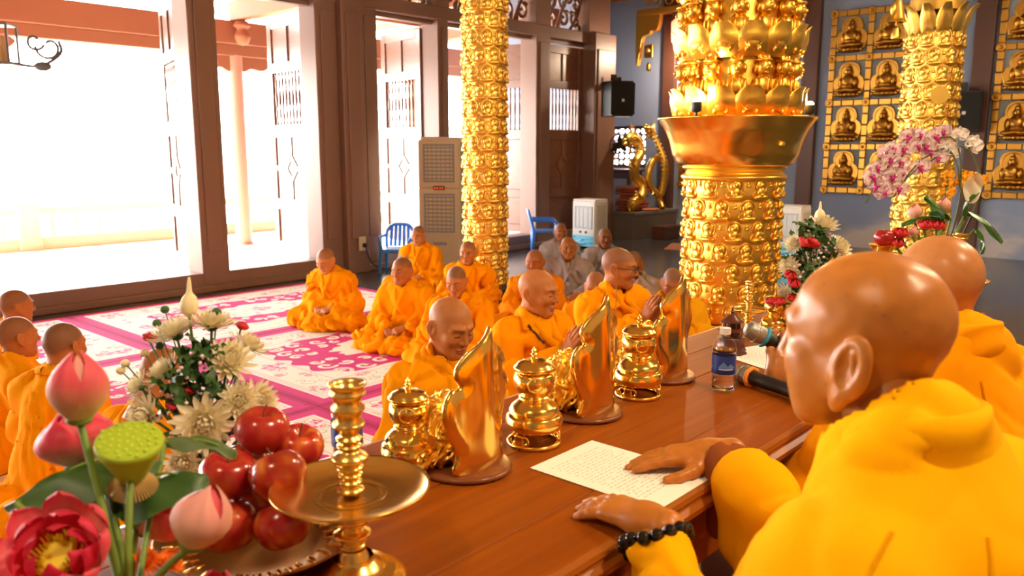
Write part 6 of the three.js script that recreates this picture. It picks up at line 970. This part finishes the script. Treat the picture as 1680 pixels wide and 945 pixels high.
{ const t = thing('lotus_pod', 'flat-topped green lotus seed pod with a skirt of dry stamens', 'lotus', [0.405, 1.362, -1.0]); const h = new THREE.Group(); h.name = 'pod'; t.add(h); h.rotation.set(0.32, 0, 0.12);
  obj('cup', turned([[0.006, -0.028], [0.016, -0.02], [0.026, 0], [0.0385, 0.028], [0.0395, 0.034], [0.037, 0.038], [0.02, 0.0395], [0, 0.04]], 32, 4), mat(0.36, 0.50, 0.02, 0.6), h);
  const gs = []; for (let i = 0; i < 42; i++) { const r = 0.0056 * Math.sqrt(i + 0.4), a = i * 2.4; gs.push(ell(0.0028, 0.0016, 0.0028, Math.cos(a) * r, 0.0395, Math.sin(a) * r, 6, 4)); } obj('seeds', gs, mat(0.48, 0.60, 0.05, 0.6), h);
  const st = []; for (let i = 0; i < 44; i++) { const a = i / 44 * 6.283; st.push(tube([[Math.cos(a) * 0.008, -0.026, Math.sin(a) * 0.008], [Math.cos(a) * 0.02, -0.03, Math.sin(a) * 0.02], [Math.cos(a) * 0.03, -0.038, Math.sin(a) * 0.03]], 0.0013, 4, 4)); } obj('dry_stamens', st, mat(0.5, 0.32, 0.1, 0.8), h);
  stemTo(t, [0.405, 1.34, -1.0], [0.36, 1.2, -0.93], 0.0048, G.stem); }
// broad leaves: a bowed blade between two ends
function blade(L, W, bow, fold, nu = 8, nv = 12) { const p = [], ix = []; for (let j = 0; j <= nv; j++) for (let i = 0; i <= nu; i++) { const v = j / nv, u = i / nu * 2 - 1, w = W * Math.pow(Math.sin(Math.PI * Math.min(0.999, 0.04 + v * 0.96)), 0.7); p.push(u * w, fold * Math.abs(u) * w + bow * Math.sin(Math.PI * v) + 0.006 * Math.sin(v * 9 + u * 4), v * L); } for (let j = 0; j < nv; j++) for (let i = 0; i < nu; i++) { const a = j * (nu + 1) + i; ix.push(a, a + nu + 1, a + 1, a + 1, a + nu + 1, a + nu + 2); } const g = new THREE.BufferGeometry(); g.setAttribute('position', new THREE.BufferAttribute(new Float32Array(p), 3)); g.setAttribute('uv', new THREE.BufferAttribute(new Float32Array(p.length / 3 * 2), 2)); g.setIndex(ix); g.computeVertexNormals(); return g; }
const aim = (a, b) => { const m = new THREE.Matrix4().lookAt(V(...b), V(...a), V(0, 1, 0)); m.setPosition(0, 0, 0); return m; };
function leafThing(label, a, b, W, bow, fold, m, mouth, roll = 0) { const t = thing('lotus_leaf', label, 'leaf', a), L = V(...a).distanceTo(V(...b)); const g = blade(L, W, bow, fold).rotateZ(roll).applyMatrix4(aim(a, b)); obj('blade', g, m, t); obj('midrib', tube([[0, 0, 0], [0, bow * 0.98, L / 2], [0, 0.001, L]], 0.0016, 16, 5).rotateZ(roll).applyMatrix4(aim(a, b)), G.stem, t); stemTo(t, a, mouth, 0.004, G.stem); return t; }
leafThing('folded bright green lotus leaf beneath the seed pod', [0.40, 1.30, -1.06], [0.50, 1.315, -0.99], 0.065, 0.02, -0.5, G.leaf, [0.365, 1.2, -0.93]);
leafThing('dark drooping lotus leaf above the wide open crimson lotus', [0.30, 1.318, -1.09], [0.47, 1.325, -1.06], 0.05, 0.03, -0.7, G.leafDark, [0.35, 1.2, -0.93]);
leafThing('olive leaf reaching from the stem tip across to the apples', [0.49, 1.345, -1.09], [0.57, 1.315, -1.04], 0.024, 0.012, -0.3, mat(0.09, 0.14, 0.04, 0.5), [0.365, 1.2, -0.93]);
leafThing('dark leaf at the frame edge under the half-open lotus', [0.325, 1.30, -1.13], [0.37, 1.27, -1.2], 0.04, 0.01, -0.5, G.leafDark, [0.35, 1.2, -0.93]);
// --- chrysanthemums ---
const mumGeo = (n, seedN) => { const gs = []; for (let i = 0; i < n; i++) { const k = i / n, el = 1.45 - 1.55 * k, a = i * 2.39996 + seedN, L = 0.45 + 0.55 * Math.sqrt(k), p = [], ix = []; const w = 0.085; for (let j = 0; j <= 5; j++) { const v = j / 5, e = el - 0.0 * v + (v * v) * 0.55 * (1 - k * 0.6), r = L * v; const cx = Math.cos(e) * r, cy = Math.sin(e) * r * 0.72 + 0.04; const ww = w * (0.5 + 0.7 * Math.sin(Math.PI * (0.1 + v * 0.8))) * (j === 5 ? 0.35 : 1); for (const s of [-1, 0, 1]) p.push(Math.cos(a) * cx - Math.sin(a) * s * ww, cy + (s ? 0.035 : 0), Math.sin(a) * cx + Math.cos(a) * s * ww); } for (let j = 0; j < 5; j++) for (let s = 0; s < 2; s++) { const b = j * 3 + s; ix.push(b, b + 3, b + 1, b + 1, b + 3, b + 4); } const g = new THREE.BufferGeometry(); g.setAttribute('position', new THREE.BufferAttribute(new Float32Array(p), 3)); g.setIndex(ix); g.computeVertexNormals(); gs.push(g); } return merge(gs); };
const mums = [mumGeo(90, 0), mumGeo(80, 1.3)];
function mum(label, [x, y, z, r], dir, mouth, group) { const t = thing('chrysanthemum', label, 'flower', [x, y, z], 0, group); const o = obj('petals', mums[Math.round(x * 977) & 1], G.white, t); o.userData.kind = 'stuff'; o.scale.setScalar(r); o.quaternion.setFromUnitVectors(V(0, 1, 0), V(...dir).normalize()); obj('calyx', ell(r * 0.22, r * 0.16, r * 0.22), G.leafDark, t); stemTo(t, [x, y, z], mouth, 0.0025, G.leafDark); return t; }
function rose(label, [x, y, z, r], mouth, m, group) { const t = thing('rose', label, 'flower', [x, y, z], 0, group); const gs = []; for (const [n, R, h, op, hf] of [[5, 1, 1.2, 0.32, 0.75], [4, 0.75, 1.25, 0.12, 0.9], [3, 0.45, 1.25, 0.02, 1.1]]) for (let i = 0; i < n; i++) gs.push(cupPetal(R * r, h * r, op, hf, [1, 1, 1], [1, 1, 1], 5, 6).rotateY(i / n * 6.283 + R * 4)); for (const g of gs) g.deleteAttribute('color'); const o = obj('petals', gs, m, t); o.rotation.set(0.3, x * 40, -0.4); stemTo(t, [x, y, z], mouth, 0.002, G.leafDark); return t; }
function tallBud(label, foot, tip, r, mouth) { const t = thing('lily_bud', label, 'flower', foot); const h = tip[1] - foot[1]; const g = turned([[r * 0.3, 0], [r * 0.85, h * 0.12], [r, h * 0.3], [r * 0.8, h * 0.48], [r * 0.34, h * 0.62], [r * 0.24, h * 0.85], [r * 0.12, h], [0, h * 1.01]], 14, 4), p = g.attributes.position; for (let i = 0; i < p.count; i++) { const k = p.getY(i) / h; p.setX(i, p.getX(i) + (tip[0] - foot[0]) * k); p.setZ(i, p.getZ(i) + (tip[2] - foot[2]) * k); } g.computeVertexNormals(); obj('bud', g, G.cream, t); stemTo(t, foot, mouth, 0.0028, G.stem); return t; }
// little leaves and filler blossoms scattered inside an upright ellipsoid
function spray(name, label, c, R, n, size, m, mouth) { const gs = []; let s = Math.round(c[0] * 1e4) + n; const r = () => (s = (s * 16807) % 2147483647) / 2147483647; for (let i = 0; i < n; i++) { const a = r() * 6.283, q = Math.sqrt(r()), h = r() * 2 - 1, k = Math.sqrt(1 - h * h * 0.9); const p = [Math.cos(a) * q * R[0] * k, h * R[1], Math.sin(a) * q * R[2] * k]; gs.push(xf(size > 0.01 ? blade(size * (0.7 + r()), size * 0.3, 0.003, -0.3, 2, 4) : ell(size, size, size, 0, 0, 0, 6, 4), place(...p, r() * 6.283, r() * 2 - 1.2))); } for (let i = 0; i < 16; i++) { const a = r() * 6.283, q = 0.8 * Math.sqrt(r()), h = (r() * 2 - 1) * R[1]; gs.push(tube([[(mouth[0] - c[0]), mouth[1] - c[1], mouth[2] - c[2]], [Math.cos(a) * q * R[0] * 0.5, h * 0.4 - 0.02, Math.sin(a) * q * R[2] * 0.5], [Math.cos(a) * q * R[0], h, Math.sin(a) * q * R[2]]], 0.0016, 8, 4)); } const o = obj(name, gs, m); o.position.set(...c); tag(o, label, 'foliage', null, 'stuff'); return o; }
{
  const mouth = [0.665, 1.185, -1.315], grp = 'white chrysanthemums in the vase behind the apples';
  const v = thing('flower_vase', 'dark glazed vase of white chrysanthemums behind the apples', 'vase', [0.665, T, -1.315]); obj('body', turned([[0, 0], [0.035, 0], [0.045, 0.03], [0.04, 0.055], [0.024, 0.07], [0.028, 0.078], [0.02, 0.07], [0, 0.06]], 24, 4), mat(0.05, 0.03, 0.02, 0.2), v);
  const cm = [0.69, 1.33, -1.36], M0 = [[0.679, 1.412, -1.43, 0.055], [0.728, 1.426, -1.392, 0.052], [0.715, 1.374, -1.314, 0.052], [0.783, 1.38, -1.37, 0.046], [0.66, 1.34, -1.44, 0.051], [0.738, 1.305, -1.273, 0.048], [0.692, 1.322, -1.25, 0.04], [0.625, 1.3, -1.243, 0.058], [0.60, 1.288, -1.39, 0.048], [0.615, 1.325, -1.45, 0.036], [0.594, 1.24, -1.26, 0.036]];
  for (const q of M0) mum('shaggy white chrysanthemum in the vase behind the apples', q, [q[0] - cm[0] - 0.03, (q[1] - cm[1]) * 0.8 + 0.06, q[2] - cm[2] + 0.045], mouth, grp);
  tallBud('cream pointed bud topping the chrysanthemums behind the apples', [0.702, 1.446, -1.423], [0.71, 1.517, -1.43], 0.0165, mouth);
  spray('foliage', 'dark green leaves among the chrysanthemums behind the apples', [0.675, 1.29, -1.335], [0.075, 0.11, 0.075], 170, 0.028, G.leafDark, mouth);
  spray('filler_blossoms', 'tiny pale filler blossoms among the chrysanthemums behind the apples', [0.675, 1.29, -1.33], [0.08, 0.11, 0.08], 120, 0.0035, G.pinkWhite, mouth);
  for (const q of [[0.66, 1.393, -1.50, 0.016], [0.79, 1.41, -1.40, 0.014], [0.625, 1.30, -1.36, 0.011], [0.645, 1.33, -1.33, 0.01], [0.61, 1.275, -1.3, 0.01]]) rose('small crimson rosebud among the chrysanthemums behind the apples', q, mouth, G.red, 'small rosebuds behind the apples');
  for (const p of [[0.612, 1.361, -1.5], [0.638, 1.38, -1.476], [0.673, 1.459, -1.457], [0.736, 1.455, -1.386], [0.66, 1.434, -1.465], [0.605, 1.348, -1.505], [0.658, 1.393, -1.456]]) { const t = thing('chrysanthemum_bud', p[1] < 1.39 ? 'cream closed bud on a thin stem beside the chrysanthemums' : 'dark green closed bud on a thin stem above the chrysanthemums', 'flower', p, 0, p[1] < 1.39 ? 'cream buds beside the chrysanthemums' : 'green buds above the chrysanthemums'); obj('bud', ell(0.0085, 0.0075, 0.0085), p[1] < 1.39 ? G.cream : G.leafDark, t); stemTo(t, p, mouth, 0.0013, G.leafDark); }
  for (const [x, y, z] of [[0.405, 1.235, -0.985], [0.43, 1.222, -0.975], [0.40, 1.205, -0.96], [0.445, 1.215, -1.0], [0.42, 1.19, -0.95]]) { const t = thing('marigold', 'ruffled orange marigold low among the lotus stems', 'flower', [x, y, z], 0, 'orange marigolds low among the lotus stems'); const o = obj('petals', mums[0], mat(0.95, 0.22, 0.01, 0.7), t); o.scale.setScalar(0.022); o.rotation.set(0.6, x * 60, -0.5); stemTo(t, [x, y, z], [0.37, 1.195, -0.93], 0.0022, G.stem); }
}
{ // arrangement beside the held microphone
  const mouth = [2.80, 1.20, -1.08], grp = 'white chrysanthemums beside the second monk';
  const v = thing('flower_vase', 'dark glazed vase of red and white flowers beside the second monk', 'vase', [2.80, T, -1.08]); obj('body', turned([[0, 0], [0.045, 0], [0.055, 0.04], [0.05, 0.07], [0.03, 0.085], [0.035, 0.095], [0.026, 0.085], [0, 0.08]], 24, 4), mat(0.05, 0.03, 0.02, 0.2), v);
  const cm = [2.76, 1.36, -1.06];
  for (const q of [[2.77, 1.488, -1.055, 0.062], [2.722, 1.435, -1.075, 0.052], [2.80, 1.415, -1.01, 0.056], [2.69, 1.43, -1.11, 0.045], [2.665, 1.36, -1.115, 0.045], [2.72, 1.35, -1.05, 0.036], [2.65, 1.275, -1.12, 0.04], [2.675, 1.32, -1.09, 0.034], [2.83, 1.36, -1.02, 0.04]]) mum('shaggy white chrysanthemum in the red and white arrangement', q, [q[0] - cm[0] - 0.06, q[1] - cm[1] + 0.03, q[2] - cm[2] + 0.04], mouth, grp);
  for (const q of [[2.643, 1.436, -1.073, 0.024], [2.663, 1.43, -1.05, 0.027], [2.603, 1.33, -1.091, 0.022], [2.606, 1.304, -1.08, 0.024], [2.56, 1.24, -1.131, 0.02], [2.568, 1.24, -1.105, 0.024], [2.60, 1.255, -1.079, 0.019]]) rose('deep red rose in the red and white arrangement', q, mouth, G.red, 'red roses in the arrangement beside the second monk');
  tallBud('cream pointed bud topping the red and white arrangement', [2.75, 1.51, -1.058], [2.752, 1.575, -1.06], 0.017, mouth);
  spray('foliage', 'dark leaves inside the red and white arrangement', [2.74, 1.36, -1.07], [0.10, 0.13, 0.09], 200, 0.034, G.leafDark, mouth); spray('filler_blossoms', 'tiny pale filler blossoms in the red and white arrangement', [2.73, 1.35, -1.06], [0.11, 0.13, 0.1], 110, 0.0045, G.pinkWhite, mouth);
}
{ // orchids and lotus at the end of the table
  const pot = [3.42, 1.20, -0.86]; const v = thing('flower_vase', 'gilt bowl planted with orchids at the end of the table', 'vase', [3.42, T, -0.86]); obj('body', turned([[0, 0], [0.06, 0], [0.05, 0.012], [0.1, 0.05], [0.115, 0.09], [0.105, 0.1], [0.09, 0.085], [0, 0.08]], 32, 4), M.gold, v);
  const mouth = pot, k = 3.05 / 2.9, P3 = (q) => [q[0] * k, EYE + (q[1] - EYE) * k, q[2] * k];
  const pt = mat(0.90, 0.70, 0.70, 0.6, 0, { transmission: 0.2, thickness: 0 }), lip = mat(0.55, 0.02, 0.22, 0.5), yel = mat(0.95, 0.45, 0.01, 0.55);
  const flat = (L, W) => { const g = blade(L, W, 0.004, -0.15, 4, 6); return g; };
  const petalsG = merge([...[0, 2.2, -2.2].map((a) => flat(0.036, 0.013).rotateX(-Math.PI / 2).rotateZ(a)), ...[1.2, -1.2].map((a) => flat(0.040, 0.023).rotateX(-Math.PI / 2).rotateZ(a).translate(0, 0, 0.002))]), lipG = merge([ell(0.008, 0.010, 0.008, 0, -0.006, 0.008, 8, 6), ell(0.005, 0.005, 0.005, 0.006, 0.002, 0.007, 6, 5), ell(0.005, 0.005, 0.005, -0.006, 0.002, 0.007, 6, 5), ell(0.004, 0.012, 0.004, 0, -0.014, 0.010, 6, 5)]);
  const orchid = (label, stems, blooms, pm, lm, size) => { const t = thing('orchid', label, 'orchid', mouth); for (const s of stems) obj('stem', tube(s.map((q) => [q[0] - mouth[0], q[1] - mouth[1], q[2] - mouth[2]]), 0.0032, 40, 6), mat(0.10, 0.11, 0.03, 0.5), t); blooms.forEach((q, i) => { const b = new THREE.Group(); b.name = 'blossom'; t.add(b); b.position.set(q[0] - mouth[0], q[1] - mouth[1], q[2] - mouth[2]); b.scale.setScalar(size * (0.85 + 0.3 * ((i * 37) % 10) / 10)); b.rotation.set(0.15 * Math.sin(i * 3), -0.95 + 0.5 * Math.sin(i * 2.3), 0.4 * Math.sin(i * 5), 'YXZ'); obj('petals', petalsG, pm, b); obj('lip', lipG, lm, b); }); return t; };
  const ob = [[3.053, 1.685, -0.98], [3.086, 1.713, -0.951], [3.126, 1.749, -0.915], [3.157, 1.76, -0.883], [3.204, 1.792, -0.838], [3.178, 1.76, -0.859], [3.061, 1.631, -0.958], [3.085, 1.653, -0.936], [3.154, 1.685, -0.867], [3.108, 1.663, -0.913], [3.202, 1.717, -0.822], [3.139, 1.792, -0.911], [3.098, 1.749, -0.947], [3.224, 1.81, -0.82], [3.035, 1.653, -0.993], [3.096, 1.611, -0.916], [3.08, 1.735, -0.965], [3.115, 1.70, -0.925], [3.06, 1.60, -0.955], [3.19, 1.74, -0.85], [3.165, 1.80, -0.88], [3.045, 1.62, -0.975]].map(P3);
  const tipA = P3([3.02, 1.56, -1.0]), tipB = P3([3.09, 1.58, -0.93]), top1 = P3([3.225, 1.79, -0.79]), top2 = P3([3.255, 1.76, -0.76]), up1 = P3([3.235, 1.6, -0.75]), up2 = P3([3.285, 1.62, -0.70]);
  orchid('arching sprays of white and pink orchid blossoms with magenta hearts', [[mouth, up1, top1, P3([3.16, 1.755, -0.885]), P3([3.08, 1.68, -0.96]), tipA], [mouth, up2, top2, P3([3.2, 1.72, -0.83]), P3([3.13, 1.65, -0.9]), tipB], [mouth, up1, P3([3.22, 1.75, -0.80]), P3([3.17, 1.72, -0.86]), P3([3.11, 1.64, -0.91]), P3([3.06, 1.6, -0.95])]], ob, pt, lip, 1);
  const pw = mat(0.92, 0.84, 0.76, 0.6, 0, { transmission: 0.2, thickness: 0 });
  orchid('white orchid blossoms seen from behind at the bend of the stems', [[mouth, up2, P3([3.27, 1.77, -0.75])]], [[3.255, 1.80, -0.775], [3.285, 1.765, -0.735], [3.225, 1.755, -0.805], [3.24, 1.735, -0.79]].map(P3), pw, pw, 1.05);
  orchid('small golden yellow orchids in front of the dark post', [[mouth, P3([3.2, 1.55, -0.79]), P3([3.215, 1.65, -0.79])]], [[3.215, 1.66, -0.79], [3.22, 1.63, -0.785], [3.212, 1.60, -0.785], [3.25, 1.655, -0.75], [3.262, 1.645, -0.735], [3.285, 1.64, -0.705], [3.245, 1.635, -0.755]].map(P3), yel, yel, 0.8);
  { const a = P3([3.255, 1.56, -0.72]), t = thing('anthurium', 'large white spathe standing behind the yellow orchids', 'flower', a); const g = blade(0.12, 0.036, 0.012, -0.25).rotateX(-1.35).rotateY(-0.9); obj('spathe', g, G.white, t); stemTo(t, a, mouth, 0.003, G.stem); }
  for (const [a, b, W, l] of [[[3.2, 1.47, -0.79], [3.15, 1.585, -0.84], 0.04, 'round dark orchid leaf behind the two pink lotus buds'], [[3.25, 1.5, -0.735], [3.265, 1.6, -0.70], 0.022, 'upright glossy orchid leaf beneath the white spathe'], [[3.25, 1.53, -0.73], [3.32, 1.42, -0.62], 0.04, 'arching glossy orchid leaf drooping beside the bald head'], [[3.26, 1.47, -0.70], [3.27, 1.38, -0.67], 0.035, 'dark orchid leaf hanging behind the gilt candle socket'], [[3.2, 1.5, -0.8], [3.1, 1.48, -0.9], 0.025, 'flat green leaf under the pink lotus buds'], [[3.22, 1.5, -0.77], [3.17, 1.52, -0.83], 0.03, 'short green leaf between the lotus buds']]) { const A = P3(a), B = P3(b), t = thing('orchid_leaf', l, 'leaf', A), L = V(...A).distanceTo(V(...B)); obj('blade', blade(L, W, 0.02, -0.3).applyMatrix4(aim(A, B)), G.leafGloss, t); stemTo(t, A, mouth, 0.004, G.stem); }
  const lb = (l, p, r, h) => lotus('lotus_bud', l, P3(p), { tilt: 0.1, spin: 1, mouth, rings: [[3, r, h, 0, 1.15, creamFoot, pinkPale, 0.2], [3, r * 0.93, h * 0.95, 0, 1.2, pinkPale, pinkTip, 1.2]] });
  lb('pink lotus bud among the orchids, nearer the gilt panels', [3.12, 1.505, -0.865], 0.027, 0.055); lb('pink lotus bud under the yellow orchids', [3.192, 1.528, -0.79], 0.027, 0.055); lb('small pink lotus bud low beside the red blooms', [3.11, 1.44, -0.86], 0.022, 0.042);
  for (const [p, l] of [[[3.075, 1.44, -0.895], 'open red lotus nearest the flame tip by the orchids'], [[3.13, 1.47, -0.83], 'open red lotus beneath the two pink lotus buds'], [[3.165, 1.468, -0.80], 'open red lotus beside the candle socket'], [[3.06, 1.405, -0.9], 'low red lotus at the rim of the orchid bowl']]) lotus('lotus_flower', l, P3(p), { tilt: 0.3, spin: -0.8, mouth, rings: [[6, 0.032, 0.04, 0.5, 0.5, pinkTip, [0.8, 0.02, 0.04], 0], [5, 0.024, 0.04, 0.3, 0.6, pinkTip, [0.75, 0.015, 0.03], 0.4]] });
  { const p = P3([3.035, 1.44, -0.935]), t = thing('apple', 'single dark red apple beside the orchids', 'apple', p); const g = new THREE.SphereGeometry(0.036, 24, 18); g.scale(1, 0.92, 1); const q = g.attributes.position; for (let i = 0; i < q.count; i++) { const r = Math.hypot(q.getX(i), q.getZ(i)); if (q.getY(i) > 0) q.setY(i, q.getY(i) - 0.014 * Math.exp(-r * r * 6000)); } g.computeVertexNormals(); obj('flesh', g, mat(0.33, 0.01, 0.012, 0.25), t); obj('stem', cyl(0.0014, 0.0012, 0.02, 0, 0.02, 0, 5), G.stem, t);
    const s = thing('apple_dish', 'gilt footed dish under the single apple', 'dish', [p[0], T, p[2]]), h = p[1] - T - 0.03; obj('dish', turned([[0, 0], [0.05, 0], [0.045, 0.01], [0.014, 0.03], [0.012, h * 0.6], [0.02, h * 0.85], [0.05, h], [0.052, h + 0.004], [0, h - 0.004]], 28, 4), M.gold, s); }
}

renderer.render(scene, camera);
